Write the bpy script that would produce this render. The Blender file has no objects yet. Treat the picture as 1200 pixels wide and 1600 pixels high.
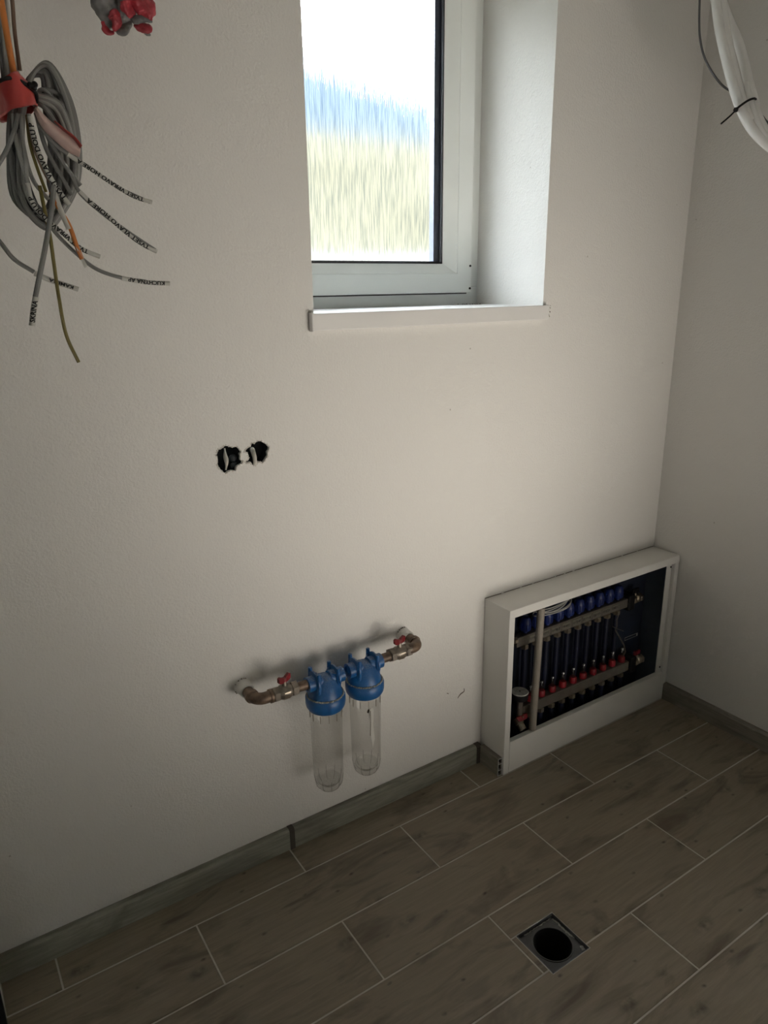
import bpy, bmesh, math, random
from mathutils import Vector, Matrix
random.seed(7)
C = bpy.context.scene.collection
PI = math.pi

# ---------------------------------------------------------------- camera
CAM = Vector((-2.295875, -1.62043, 1.566008))
RT = Vector((0.8346, -0.55069, -0.013564)); UP = Vector((0.174746, 0.241324, 0.954582)); FW = Vector((0.522405, 0.799064, -0.29764))
FPX = 1131.2137
cd = bpy.data.cameras.new('camera'); cam = bpy.data.objects.new('camera', cd); C.objects.link(cam)
cam.matrix_world = Matrix(((RT.x, UP.x, -FW.x, CAM.x), (RT.y, UP.y, -FW.y, CAM.y), (RT.z, UP.z, -FW.z, CAM.z), (0, 0, 0, 1)))
cd.sensor_fit = 'HORIZONTAL'; cd.sensor_width = 36.0; cd.lens = FPX / 1200 * 36; cd.clip_start = 0.02
bpy.context.scene.camera = cam

# ---------------------------------------------------------------- sky and exposure
w = bpy.data.worlds.new('overcast_sky'); bpy.context.scene.world = w; w.use_nodes = True
nt = w.node_tree; nt.nodes.clear()
bg = nt.nodes.new('ShaderNodeBackground'); wo = nt.nodes.new('ShaderNodeOutputWorld')
bg.inputs[0].default_value = (0.93, 0.975, 1.0, 1); bg.inputs[1].default_value = 88
nt.links.new(bg.outputs[0], wo.inputs[0])
vs = bpy.context.scene.view_settings
vs.view_transform = 'Standard'; vs.look = 'None'; vs.exposure = 0.0; vs.gamma = 1.0; vs.use_curve_mapping = False

# added spot without a body, low and out of view, brightening the window wall
ld = bpy.data.lights.new('work_lamp', 'SPOT'); ld.energy = 99; ld.color = (1.0, .92, .82); ld.shadow_soft_size = .6; ld.spot_size = math.radians(82); ld.spot_blend = 1.0
lo_ = bpy.data.objects.new('work_lamp', ld); C.objects.link(lo_); lo_.location = (-.80, -1.72, .46)
lo_.rotation_euler = (Vector((-1.06, 0, 1.30))-Vector(lo_.location)).to_track_quat('-Z', 'Y').to_euler()

# ---------------------------------------------------------------- helpers
def at(px, py, y=0.0):
    """point of the photograph's pixel on the plane at depth y (parallel to the window wall)"""
    d = FW + (px - 600) / FPX * RT - (py - 800) / FPX * UP
    return CAM + d * ((y - CAM.y) / d.y)
def atd(px, py, dist):
    d = FW + (px - 600) / FPX * RT - (py - 800) / FPX * UP
    return CAM + d * dist

def link(name, me, m, parent=None, smooth=False, kind=None):
    o = bpy.data.objects.new(name, me); C.objects.link(o)
    if m: me.materials.append(m)
    if smooth:
        for p in me.polygons: p.use_smooth = True
    if parent: o.parent = parent
    if kind: o['kind'] = kind
    return o
def obj(name, bm, m, parent=None, smooth=False, kind=None, bevel=0):
    bmesh.ops.recalc_face_normals(bm, faces=bm.faces)
    me = bpy.data.meshes.new(name); bm.to_mesh(me); bm.free()
    o = link(name, me, m, parent, smooth, kind)
    if smooth and hasattr(me, 'set_sharp_from_angle'):
        me.set_sharp_from_angle(angle=math.radians(38))
    if bevel:
        b = o.modifiers.new('bevel', 'BEVEL'); b.width = bevel; b.segments = 2; b.limit_method = 'ANGLE'
    return o
def thing(name, label, cat, group=None, loc=(0, 0, 0)):
    o = bpy.data.objects.new(name, None); C.objects.link(o); o.location = loc; o.empty_display_size = .05
    o['label'] = label; o['category'] = cat
    if group: o['group'] = group
    return o
def tag(o, label, cat, group=None):
    o['label'] = label; o['category'] = cat
    if group: o['group'] = group
    return o
def box(bm, x0, x1, y0, y1, z0, z1):
    v = [bm.verts.new(p) for p in ((x0,y0,z0),(x1,y0,z0),(x1,y1,z0),(x0,y1,z0),(x0,y0,z1),(x1,y0,z1),(x1,y1,z1),(x0,y1,z1))]
    for f in ((0,3,2,1),(4,5,6,7),(0,1,5,4),(1,2,6,5),(2,3,7,6),(3,0,4,7)): bm.faces.new([v[i] for i in f])
    return v
def bx(*a):
    bm = bmesh.new(); box(bm, *a); return bm
def prism(bm, poly, z0, z1, M=None):
    """extrude an xy polygon from z0 to z1"""
    M = M or Matrix()
    a = [bm.verts.new(M @ Vector((x, y, z0))) for x, y in poly]; b = [bm.verts.new(M @ Vector((x, y, z1))) for x, y in poly]
    bm.faces.new(a[::-1]); bm.faces.new(b)
    n = len(poly)
    for i in range(n): bm.faces.new((a[i], a[(i+1) % n], b[(i+1) % n], b[i]))
def frame_to(p, axis):
    axis = Vector(axis).normalized(); q = Vector((0, 0, 1)).rotation_difference(axis)
    return Matrix.Translation(Vector(p)) @ q.to_matrix().to_4x4()
def lathe(bm, prof, M=None, seg=28, closed=False):
    """prof = [(r, z)...] turned about local z"""
    M = M or Matrix(); rings = []
    for r, z in prof:
        if r < 1e-6: rings.append([bm.verts.new(M @ Vector((0, 0, z)))])
        else: rings.append([bm.verts.new(M @ Vector((r*math.cos(2*PI*i/seg), r*math.sin(2*PI*i/seg), z))) for i in range(seg)])
    pairs = list(zip(rings, rings[1:])) + ([(rings[-1], rings[0])] if closed else [])
    for a, b in pairs:
        for i in range(seg):
            j = (i+1) % seg
            if len(a) == 1 and len(b) == 1: continue
            if len(a) == 1: bm.faces.new((a[0], b[i], b[j]))
            elif len(b) == 1: bm.faces.new((a[i], a[j], b[0]))
            else: bm.faces.new((a[i], a[j], b[j], b[i]))
    return rings
def cyl(bm, p, axis, r, h, seg=24, r2=None, ch=0.0):
    r2 = r if r2 is None else r2
    if ch: prof = [(0,0),(r-ch,0),(r,ch),(r2,h-ch),(r2-ch,h),(0,h)]
    else: prof = [(0,0),(r,0),(r2,h),(0,h)]
    lathe(bm, prof, frame_to(p, axis), seg)
def spline(pts, n=8):
    """centripetal Catmull-Rom through the points"""
    P = [Vector(p) for p in pts]; P = [2*P[0]-P[1]] + P + [2*P[-1]-P[-2]]; out = []
    for i in range(1, len(P)-2):
        p0, p1, p2, p3 = P[i-1], P[i], P[i+1], P[i+2]
        a = max((p1-p0).length, 1e-6)**.5; b = max((p2-p1).length, 1e-6)**.5; c = max((p3-p2).length, 1e-6)**.5
        m1 = (p2-p1) + b*((p1-p0)/a - (p2-p0)/(a+b)); m2 = (p2-p1) + b*((p3-p2)/c - (p3-p1)/(b+c))
        for k in range(n):
            t = k/n; out.append((2*t**3-3*t*t+1)*p1+(t**3-2*t*t+t)*m1+(-2*t**3+3*t*t)*p2+(t**3-t*t)*m2)
    out.append(P[-2]); return out
def tube(bm, pts, r, seg=10, cap=True, rf=None, flat=1.0):
    n = len(pts); up = None; rings = []
    for i, p in enumerate(pts):
        t = (pts[min(i+1, n-1)] - pts[max(i-1, 0)]).normalized()
        if up is None: up = t.orthogonal().normalized()
        up = (up - t*up.dot(t)).normalized(); s = t.cross(up)
        rr = rf(i/(n-1)) if rf else r
        rings.append([bm.verts.new(p + up*(rr*math.cos(2*PI*k/seg)) + s*(rr*flat*math.sin(2*PI*k/seg))) for k in range(seg)])
    for a, b in zip(rings, rings[1:]):
        for k in range(seg): bm.faces.new((a[k], a[(k+1) % seg], b[(k+1) % seg], b[k]))
    if cap: bm.faces.new(rings[0][::-1]); bm.faces.new(rings[-1])
def tubeobj(name, pts, r, m, parent=None, seg=10, n=8, **k):
    bm = bmesh.new(); tube(bm, spline(pts, n), r, seg, **k); return obj(name, bm, m, parent, True)

# ---------------------------------------------------------------- materials
def mat(name, col, rough=.6, metal=0, bump=0, bscale=200, var=0, vscale=8, col2=None, spec=.5, emis=None):
    m = bpy.data.materials.new(name); m.use_nodes = True; n = m.node_tree; b = n.nodes['Principled BSDF']
    b.inputs['Base Color'].default_value = (*col, 1); b.inputs['Roughness'].default_value = rough
    b.inputs['Metallic'].default_value = metal; b.inputs['Specular IOR Level'].default_value = spec
    tc = n.nodes.new('ShaderNodeTexCoord')
    if bump:
        t = n.nodes.new('ShaderNodeTexNoise'); t.inputs['Scale'].default_value = bscale; t.inputs['Detail'].default_value = 3
        bu = n.nodes.new('ShaderNodeBump'); bu.inputs['Strength'].default_value = bump; bu.inputs['Distance'].default_value = .001
        n.links.new(tc.outputs['Object'], t.inputs['Vector']); n.links.new(t.outputs['Fac'], bu.inputs['Height']); n.links.new(bu.outputs[0], b.inputs['Normal'])
    if var or col2:
        t = n.nodes.new('ShaderNodeTexNoise'); t.inputs['Scale'].default_value = vscale; t.inputs['Detail'].default_value = 5
        r = n.nodes.new('ShaderNodeValToRGB'); r.color_ramp.elements[0].position = .35; r.color_ramp.elements[1].position = .65
        c2 = col2 or tuple(c*(1-var) for c in col)
        r.color_ramp.elements[0].color = (*c2, 1); r.color_ramp.elements[1].color = (*col, 1)
        n.links.new(tc.outputs['Object'], t.inputs['Vector']); n.links.new(t.outputs['Fac'], r.inputs[0]); n.links.new(r.outputs[0], b.inputs['Base Color'])
    return m

def wall_mat():
    m = mat('roughcast_white_paint', (.80, .785, .75), .85, spec=.25); n = m.node_tree; b = n.nodes['Principled BSDF']
    tc = n.nodes.new('ShaderNodeTexCoord')
    a = n.nodes.new('ShaderNodeTexNoise'); a.inputs['Scale'].default_value = 170; a.inputs['Detail'].default_value = 4; a.inputs['Roughness'].default_value = .55
    v = n.nodes.new('ShaderNodeTexNoise'); v.inputs['Scale'].default_value = 60; v.inputs['Detail'].default_value = 2
    ad = n.nodes.new('ShaderNodeMath'); ad.operation = 'MULTIPLY_ADD'; ad.inputs[1].default_value = .7
    bu = n.nodes.new('ShaderNodeBump'); bu.inputs['Strength'].default_value = .9; bu.inputs['Distance'].default_value = .002
    n.links.new(tc.outputs['Object'], a.inputs['Vector']); n.links.new(tc.outputs['Object'], v.inputs['Vector'])
    n.links.new(v.outputs['Fac'], ad.inputs[0]); n.links.new(a.outputs['Fac'], ad.inputs[2]); n.links.new(ad.outputs[0], bu.inputs['Height']); n.links.new(bu.outputs[0], b.inputs['Normal'])
    # small chips and dirt specks
    vo = n.nodes.new('ShaderNodeTexVoronoi'); vo.inputs['Scale'].default_value = 9
    mp = n.nodes.new('ShaderNodeMapRange'); mp.inputs[1].default_value = .012; mp.inputs[2].default_value = .03
    mx = n.nodes.new('ShaderNodeMix'); mx.data_type = 'RGBA'
    mx.inputs[6].default_value = (.5, .47, .42, 1); mx.inputs[7].default_value = (.80, .785, .75, 1)
    n.links.new(tc.outputs['Object'], vo.inputs['Vector']); n.links.new(vo.outputs['Distance'], mp.inputs[0]); n.links.new(mp.outputs[0], mx.inputs[0]); n.links.new(mx.outputs[2], b.inputs['Base Color'])
    return m
def wood(name, light, dark, smudge, sx=1.0, rough=.42, along='X', knots=True, seed=0.0):
    m = mat(name, light, rough, spec=.4); n = m.node_tree; b = n.nodes['Principled BSDF']; L = n.links.new
    def N(t, **k):
        x = n.nodes.new(t)
        for a, c in k.items(): setattr(x, a, c)
        return x
    geo = N('ShaderNodeNewGeometry'); oi = N('ShaderNodeObjectInfo')
    mul = N('ShaderNodeMath', operation='MULTIPLY'); mul.inputs[1].default_value = 37.0; L(oi.outputs['Random'], mul.inputs[0])
    add = N('ShaderNodeVectorMath', operation='ADD'); cmb = N('ShaderNodeCombineXYZ'); L(mul.outputs[0], cmb.inputs[0]); L(mul.outputs[0], cmb.inputs[1]); cmb.inputs[2].default_value = seed
    L(geo.outputs['Position'], add.inputs[0]); L(cmb.outputs[0], add.inputs[1])
    def mapped(s):
        mp = N('ShaderNodeMapping'); mp.inputs['Scale'].default_value = s if along == 'X' else (s[1], s[0], s[2]); L(add.outputs[0], mp.inputs[0]); return mp
    warp = N('ShaderNodeTexNoise'); warp.inputs['Scale'].default_value = 5; L(add.outputs[0], warp.inputs['Vector'])
    g = N('ShaderNodeTexNoise'); g.inputs['Scale'].default_value = 1; g.inputs['Detail'].default_value = 6; g.inputs['Roughness'].default_value = .62; g.inputs['Distortion'].default_value = .6
    L(mapped((7, 90, 90)).outputs[0], g.inputs['Vector'])
    r1 = N('ShaderNodeValToRGB'); r1.color_ramp.elements[0].position = .33; r1.color_ramp.elements[1].position = .66
    r1.color_ramp.elements[0].color = (*dark, 1); r1.color_ramp.elements[1].color = (*light, 1); L(g.outputs['Fac'], r1.inputs[0])
    # soft brown smudges drawn out along the board
    s = N('ShaderNodeTexNoise'); s.inputs['Scale'].default_value = 1; s.inputs['Detail'].default_value = 4; s.inputs['Roughness'].default_value = .55; s.inputs['Distortion'].default_value = .9
    L(mapped((4.2, 13, 13)).outputs[0], s.inputs['Vector'])
    mr = N('ShaderNodeMapRange'); mr.inputs[1].default_value = .50; mr.inputs[2].default_value = .70; mr.inputs[3].default_value = 0; mr.inputs[4].default_value = .8; L(s.outputs['Fac'], mr.inputs[0])
    mx = N('ShaderNodeMix', data_type='RGBA'); L(mr.outputs[0], mx.inputs[0]); L(r1.outputs[0], mx.inputs[6]); mx.inputs[7].default_value = (*smudge, 1)
    last = mx.outputs[2]
    if knots:
        for sc, k0, k1, amt in (((3.4, 6.8, 1), .035, .16, .75), ((7, 12, 1), .03, .075, .85)):
            vm = N('ShaderNodeMapping'); vm.inputs['Scale'].default_value = sc; 
            wv = N('ShaderNodeVectorMath', operation='MULTIPLY_ADD'); L(warp.outputs['Color'], wv.inputs[0]); wv.inputs[1].default_value = (.035, .035, 0); L(add.outputs[0], wv.inputs[2]); L(wv.outputs[0], vm.inputs[0])
            vo = N('ShaderNodeTexVoronoi'); vo.inputs['Scale'].default_value = 1; vo.voronoi_dimensions = '2D'; L(vm.outputs[0], vo.inputs['Vector'])
            kr = N('ShaderNodeMapRange', interpolation_type='SMOOTHSTEP'); kr.inputs[1].default_value = k0*.3; kr.inputs[2].default_value = k1; kr.inputs[3].default_value = amt; kr.inputs[4].default_value = 0; L(vo.outputs['Distance'], kr.inputs[0])
            # only some cells carry a knot
            sp = N('ShaderNodeSeparateColor'); L(vo.outputs['Color'], sp.inputs[0])
            gt = N('ShaderNodeMath', operation='GREATER_THAN'); gt.inputs[1].default_value = .45; L(sp.outputs[0], gt.inputs[0])
            mm = N('ShaderNodeMath', operation='MULTIPLY'); L(kr.outputs[0], mm.inputs[0]); L(gt.outputs[0], mm.inputs[1])
            ns = N('ShaderNodeTexNoise'); ns.inputs['Scale'].default_value = 45; L(add.outputs[0], ns.inputs['Vector'])
            m3 = N('ShaderNodeMath', operation='MULTIPLY'); 
            nr = N('ShaderNodeMapRange'); nr.inputs[1].default_value = .3; nr.inputs[2].default_value = .65; L(ns.outputs['Fac'], nr.inputs[0])
            L(mm.outputs[0], m3.inputs[0]); L(nr.outputs[0], m3.inputs[1])
            m2 = N('ShaderNodeMix', data_type='RGBA'); L(m3.outputs[0], m2.inputs[0]); L(last, m2.inputs[6]); m2.inputs[7].default_value = (smudge[0]*.45, smudge[1]*.42, smudge[2]*.4, 1); last = m2.outputs[2]
    L(last, b.inputs['Base Color'])
    bu = N('ShaderNodeBump'); bu.inputs['Strength'].default_value = .25; bu.inputs['Distance'].default_value = .0006; L(g.outputs['Fac'], bu.inputs['Height']); L(bu.outputs[0], b.inputs['Normal'])
    return m

M = {}
M['wall'] = wall_mat()
M['ceiling'] = mat('white_ceiling_paint', (.78, .77, .74), .9)
M['tile'] = wood('wood_look_tile', (.255, .213, .155), (.203, .165, .116), (.088, .062, .041))
M['skirt'] = wood('grey_oak_skirting', (.27, .265, .215), (.17, .165, .13), (.12, .105, .08), knots=False, rough=.5)
M['skirt_y'] = wood('grey_oak_skirting_side', (.25, .225, .185), (.17, .15, .12), (.12, .10, .08), along='Y', knots=False, rough=.5)
M['joint'] = mat('brown_skirting_joint', (.045, .035, .026), .5)
M['grout'] = mat('pale_grout', (.56, .51, .44), .9, bump=.3, var=.15, vscale=14)
M['pvc'] = mat('white_window_plastic', (.83, .86, .83), .3, var=.03, vscale=5)
M['sill'] = mat('white_sill_laminate', (.83, .82, .80), .35, var=.05, vscale=6)
M['gasket'] = mat('black_rubber', (.015, .015, .018), .6)
M['spacer'] = mat('dark_glazing_spacer', (.022, .026, .045), .4)
M['steel_white'] = mat('white_powder_coat', (.76, .75, .71), .4, bump=.05, bscale=500, var=.04, vscale=9)
M['zinc'] = mat('dark_zinc_inner_lining', (.028, .036, .058), .45, metal=.1, spec=.3, var=.2, vscale=7)  # navy lining with the cabinet's interior shade put into the colour
M['zinc_side'] = mat('grey_inner_side', (.065, .08, .10), .5, var=.2, vscale=7)  # same lining in a lighter colour for the right inner side
M['nickel'] = mat('dull_nickel_brass', (.50, .43, .34), .36, metal=.9, var=.35, vscale=60)
M['steel'] = mat('dusty_steel', (.27, .235, .195), .38, metal=.6, bump=.15, bscale=300, var=.4, vscale=50)
M['iron'] = mat('rusty_brown_fitting', (.22, .15, .10), .45, metal=.4, bump=.4, bscale=220, col2=(.085, .06, .045), vscale=45)
M['bar'] = mat('brushed_manifold_steel', (.125, .11, .09), .5, metal=.2, var=.2, vscale=30)
M['red'] = mat('red_handle_paint', (.19, .008, .012), .4, var=.2, vscale=60)
M['redcap'] = mat('red_plastic', (.23, .008, .014), .45)
M['bluecap'] = mat('blue_plastic_cap', (.006, .018, .115), .4)
M['pipe'] = mat('navy_heating_pipe', (.009, .012, .032), .4)
M['pex'] = mat('grey_heating_pipe', (.05, .052, .07), .45)
M['conduit'] = mat('grey_plastic_conduit', (.30, .27, .225), .55, var=.12, vscale=25)
M['black'] = mat('black_plastic', (.010, .010, .011), .5, spec=.2)
M['dark_hole'] = mat('dark_cavity', (.004, .004, .004), .9, bump=.5, bscale=60, spec=0)
M['plaster'] = mat('broken_plaster', (.66, .63, .57), .95, bump=.8, bscale=120, var=.2, vscale=60)
M['disc'] = mat('pale_dusty_disc', (.60, .60, .57), .6, bump=.4, bscale=400, var=.35, vscale=90)
M['white_tube'] = mat('white_insulation', (.93, .925, .90), .55, bump=.25, bscale=60, var=.06, vscale=20)
M['grey_cable'] = mat('grey_cable', (.25, .25, .24), .45, var=.12, vscale=12)
M['pale_cable'] = mat('pale_grey_cable', (.36, .36, .34), .45, var=.1, vscale=12)
M['dark_cable'] = mat('dark_grey_cable', (.10, .10, .105), .5)
M['black_cable'] = mat('black_cable', (.02, .021, .024), .5)
M['brown_cable'] = mat('brown_cable', (.17, .105, .07), .5)
M['orange_cable'] = mat('orange_cable', (.62, .21, .05), .45)
M['olive_cable'] = mat('olive_cable', (.20, .165, .045), .45)
M['label_tape'] = mat('white_label_tape', (.66, .65, .60), .5, var=.06, vscale=40)
M['ink'] = mat('black_marker_ink', (.01, .01, .01), .6)
M['red_tape'] = mat('red_tape', (.52, .06, .05), .4, bump=.5, bscale=45, var=.15, vscale=18)
M['pink_tape'] = mat('pink_tape_adhesive_side', (.74, .54, .49), .6, bump=.5, bscale=60, var=.15, vscale=40)
M['crumple'] = mat('crumpled_grey_film', (.27, .27, .265), .6, bump=.9, bscale=45, col2=(.12, .12, .12), vscale=25)
M['crumple_red'] = mat('crumpled_red_tape', (.40, .035, .05), .45, bump=.8, bscale=60, var=.35, vscale=30)
M['drain'] = mat('dark_grey_drain_plastic', (.055, .058, .06), .35, var=.25, vscale=40)
M['smear'] = mat('pale_grout_smear', (.42, .42, .39), .9, bump=.6, bscale=200, var=.4, vscale=120)
M['forest'] = mat('dark_spruce_forest', (.0085, .011, .0135), .95, col2=(.0125, .0155, .0185), vscale=.05, spec=0)
M['grass'] = mat('dry_meadow', (.0195, .0185, .0138), .95, var=.4, vscale=.25, spec=0)
M['gravel'] = mat('pale_gravel', (.05, .05, .047), .95, spec=0)
M['paper'] = mat('pale_paper', (.45, .45, .44), .7)
M['dirt'] = mat('brown_dirt', (.10, .075, .05), .95)

def blue_dusty():
    m = mat('dusty_blue_plastic', (.008, .088, .26), .38); n = m.node_tree; b = n.nodes['Principled BSDF']; L = n.links.new
    g = n.nodes.new('ShaderNodeNewGeometry'); s = n.nodes.new('ShaderNodeSeparateXYZ'); L(g.outputs['Normal'], s.inputs[0])
    t = n.nodes.new('ShaderNodeTexNoise'); t.inputs['Scale'].default_value = 260; t.inputs['Detail'].default_value = 4; L(g.outputs['Position'], t.inputs['Vector'])
    r = n.nodes.new('ShaderNodeMapRange'); r.inputs[1].default_value = .35; r.inputs[2].default_value = 1.0; r.inputs[3].default_value = 0; r.inputs[4].default_value = .5; L(s.outputs['Z'], r.inputs[0])
    r2 = n.nodes.new('ShaderNodeMapRange'); r2.inputs[1].default_value = .38; r2.inputs[2].default_value = .68; L(t.outputs['Fac'], r2.inputs[0])
    mu = n.nodes.new('ShaderNodeMath'); mu.operation = 'MULTIPLY'; L(r.outputs[0], mu.inputs[0]); L(r2.outputs[0], mu.inputs[1])
    x = n.nodes.new('ShaderNodeMix'); x.data_type = 'RGBA'; x.inputs[6].default_value = (.008, .088, .26, 1); x.inputs[7].default_value = (.36, .38, .38, 1)
    L(mu.outputs[0], x.inputs[0]); L(x.outputs[2], b.inputs['Base Color'])
    return m
M['blue'] = blue_dusty()
def clear_plastic(name, tint, edge, base=.04):
    m = bpy.data.materials.new(name); m.use_nodes = True; n = m.node_tree; n.nodes.clear(); L = n.links.new
    o = n.nodes.new('ShaderNodeOutputMaterial'); t = n.nodes.new('ShaderNodeBsdfTransparent'); t.inputs[0].default_value = (*tint, 1)
    g = n.nodes.new('ShaderNodeBsdfGlossy'); g.inputs['Roughness'].default_value = .08
    lw = n.nodes.new('ShaderNodeLayerWeight'); lw.inputs[0].default_value = .5
    p = n.nodes.new('ShaderNodeMath'); p.operation = 'POWER'; p.inputs[1].default_value = 3.0; L(lw.outputs['Facing'], p.inputs[0])
    q = n.nodes.new('ShaderNodeMath'); q.operation = 'MULTIPLY_ADD'; q.inputs[1].default_value = edge; q.inputs[2].default_value = base; q.use_clamp = True; L(p.outputs[0], q.inputs[0])
    mx = n.nodes.new('ShaderNodeMixShader'); L(q.outputs[0], mx.inputs[0]); L(t.outputs[0], mx.inputs[1]); L(g.outputs[0], mx.inputs[2]); L(mx.outputs[0], o.inputs[0])
    return m
M['bowl'] = clear_plastic('clear_filter_plastic', (.90, .90, .89), .45, .03)
M['sight'] = clear_plastic('clear_sight_glass', (.75, .76, .78), .9, .15)
M['pane_clear'] = clear_plastic('clear_pane', (.97, .98, .98), .6, .02)
def ribbed_glass():
    m = bpy.data.materials.new('rain_textured_glass'); m.use_nodes = True; n = m.node_tree; n.nodes.clear(); L = n.links.new
    o = n.nodes.new('ShaderNodeOutputMaterial')
    g = n.nodes.new('ShaderNodeNewGeometry'); mp = n.nodes.new('ShaderNodeMapping'); mp.inputs['Scale'].default_value = (420, 1, 14); L(g.outputs['Position'], mp.inputs[0])
    t = n.nodes.new('ShaderNodeTexNoise'); t.inputs['Scale'].default_value = 1; t.inputs['Detail'].default_value = 3; L(mp.outputs[0], t.inputs['Vector'])
    bu = n.nodes.new('ShaderNodeBump'); bu.inputs['Strength'].default_value = 1; bu.inputs['Distance'].default_value = .004; L(t.outputs['Fac'], bu.inputs['Height'])
    rf = n.nodes.new('ShaderNodeBsdfRefraction'); rf.inputs['IOR'].default_value = 1.12; rf.inputs['Roughness'].default_value = .28; L(bu.outputs[0], rf.inputs['Normal'])
    tr = n.nodes.new('ShaderNodeBsdfTransparent')
    r = n.nodes.new('ShaderNodeValToRGB'); r.color_ramp.elements[0].position = .36; r.color_ramp.elements[1].position = .56
    r.color_ramp.elements[0].color = (.58, .62, .68, 1); r.color_ramp.elements[1].color = (1, 1, 1, 1); L(t.outputs['Fac'], r.inputs[0]); L(r.outputs[0], rf.inputs['Color']); L(r.outputs[0], tr.inputs['Color'])
    mx = n.nodes.new('ShaderNodeMixShader'); mx.inputs[0].default_value = 1.0; L(tr.outputs[0], mx.inputs[1]); L(rf.outputs[0], mx.inputs[2]); L(mx.outputs[0], o.inputs[0])
    return m
M['rain'] = ribbed_glass()
def added_blind_mat():
    m = bpy.data.materials.new('cream_blind_fabric'); m.use_nodes = True; n = m.node_tree; n.nodes.clear()  # translucent fabric for the added window, passing a soft warm fill
    o = n.nodes.new('ShaderNodeOutputMaterial'); t = n.nodes.new('ShaderNodeBsdfTranslucent'); t.inputs[0].default_value = (.215, .205, .185, 1)
    d = n.nodes.new('ShaderNodeBsdfDiffuse'); d.inputs[0].default_value = (.4, .36, .3, 1)
    a = n.nodes.new('ShaderNodeAddShader'); n.links.new(t.outputs[0], a.inputs[0]); n.links.new(d.outputs[0], a.inputs[1]); n.links.new(a.outputs[0], o.inputs[0]); return m
M['blind'] = added_blind_mat()

# ---------------------------------------------------------------- the room
XL, YR, ZC = -2.354, -2.7, 2.62           # left wall face, rear wall face, ceiling height
WX0, WX1, WZ0, WZ1 = -1.433, -.657, 1.506, 2.50
DRX0, DRX1, DRY0, DRY1 = -1.2525, -1.1255, -.7315, -.604   # floor drain

def filled(loops, M2, depth, name, m, rng=None):
    """flat sheet with holes (loops in 2-D), the rims of the holes drawn back by depth"""
    bm = bmesh.new(); edges = []; lv = []
    for lp in loops:
        vs_ = [bm.verts.new((x, 0, z)) for x, z in lp]; lv.append(vs_)
        for i in range(len(vs_)): edges.append(bm.edges.new((vs_[i], vs_[(i+1) % len(vs_)])))
    bmesh.ops.triangle_fill(bm, edges=edges, use_beauty=True)
    for vs_, dp in zip(lv, depth):
        back = [bm.verts.new((v.co.x, dp, v.co.z)) for v in vs_]
        for i in range(len(vs_)):
            j = (i+1) % len(vs_); bm.faces.new((vs_[i], vs_[j], back[j], back[i]))
    return bm

HL = [(195,360),(215,325),(250,320),(275,290),(310,265),(360,270),(395,282),(430,292),(490,280),(520,300),(545,325),(572,372),(548,385),(545,400),(558,430),(555,470),(560,492),(595,495),(595,520),(578,548),(520,575),(500,590),(490,615),(485,660),(430,650),(380,660),(330,700),(300,682),(270,665),(245,635),(220,610),(205,580),(190,560),(200,530),(205,500),(195,430),(168,420),(170,405),(190,400)]
HR = [(620,370),(640,335),(660,310),(690,290),(720,280),(722,245),(735,222),(770,235),(800,210),(830,195),(870,192),(910,212),(940,228),(975,250),(1005,290),(1000,330),(985,350),(975,370),(985,410),(980,430),(955,465),(940,490),(905,540),(890,530),(870,520),(850,510),(825,515),(815,575),(765,575),(740,560),(722,520),(715,515),(690,530),(660,530),(640,515),(650,495),(690,480),(685,430),(670,375),(650,368)]
def hole(pts): return [(p.x, p.z) for p in (at(320+x/10, 670+y/10, 0) for x, y in pts)]
rect = lambda x0, x1, z0, z1: [(x0, z0), (x1, z0), (x1, z1), (x0, z1)]
bm = filled([rect(-2.6, .25, -.1, ZC+.1), rect(WX0, WX1, WZ0-.03, WZ1), hole(HL), hole(HR)], None, [.42, .42, .009, .009], 'wall_back', None)
wb = obj('wall_back', bm, M['wall'], None, False, 'structure')
# scuff on the plaster: a child of the wall
def flat_stroke(pts, wd, y, name, m, parent):
    bm = bmesh.new(); P = spline(pts, 5); L_ = []; R_ = []
    for i, p in enumerate(P):
        t = (P[min(i+1, len(P)-1)]-P[max(i-1, 0)]).normalized(); nn = Vector((-t.z, 0, t.x)); ww = wd*(.35+.65*math.sin(PI*(i+.5)/len(P)))
        L_.append(bm.verts.new(p+nn*ww+Vector((0, y, 0)))); R_.append(bm.verts.new(p-nn*ww+Vector((0, y, 0))))
    for i in range(len(P)-1): bm.faces.new((L_[i], L_[i+1], R_[i+1], R_[i]))
    o = obj(name, bm, m, parent); s = o.modifiers.new('t', 'SOLIDIFY'); s.thickness = .0006
    return o
flat_stroke([at(725, 1075.5), at(725, 1080), at(720, 1084), at(717.5, 1087), at(715, 1091)], .0018, -.0006, 'wall_scuff', M['dirt'], wb)
flat_stroke([at(698, 1083), at(700, 1083.5), at(701, 1084)], .0012, -.0006, 'wall_scuff', M['dirt'], wb)
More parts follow.
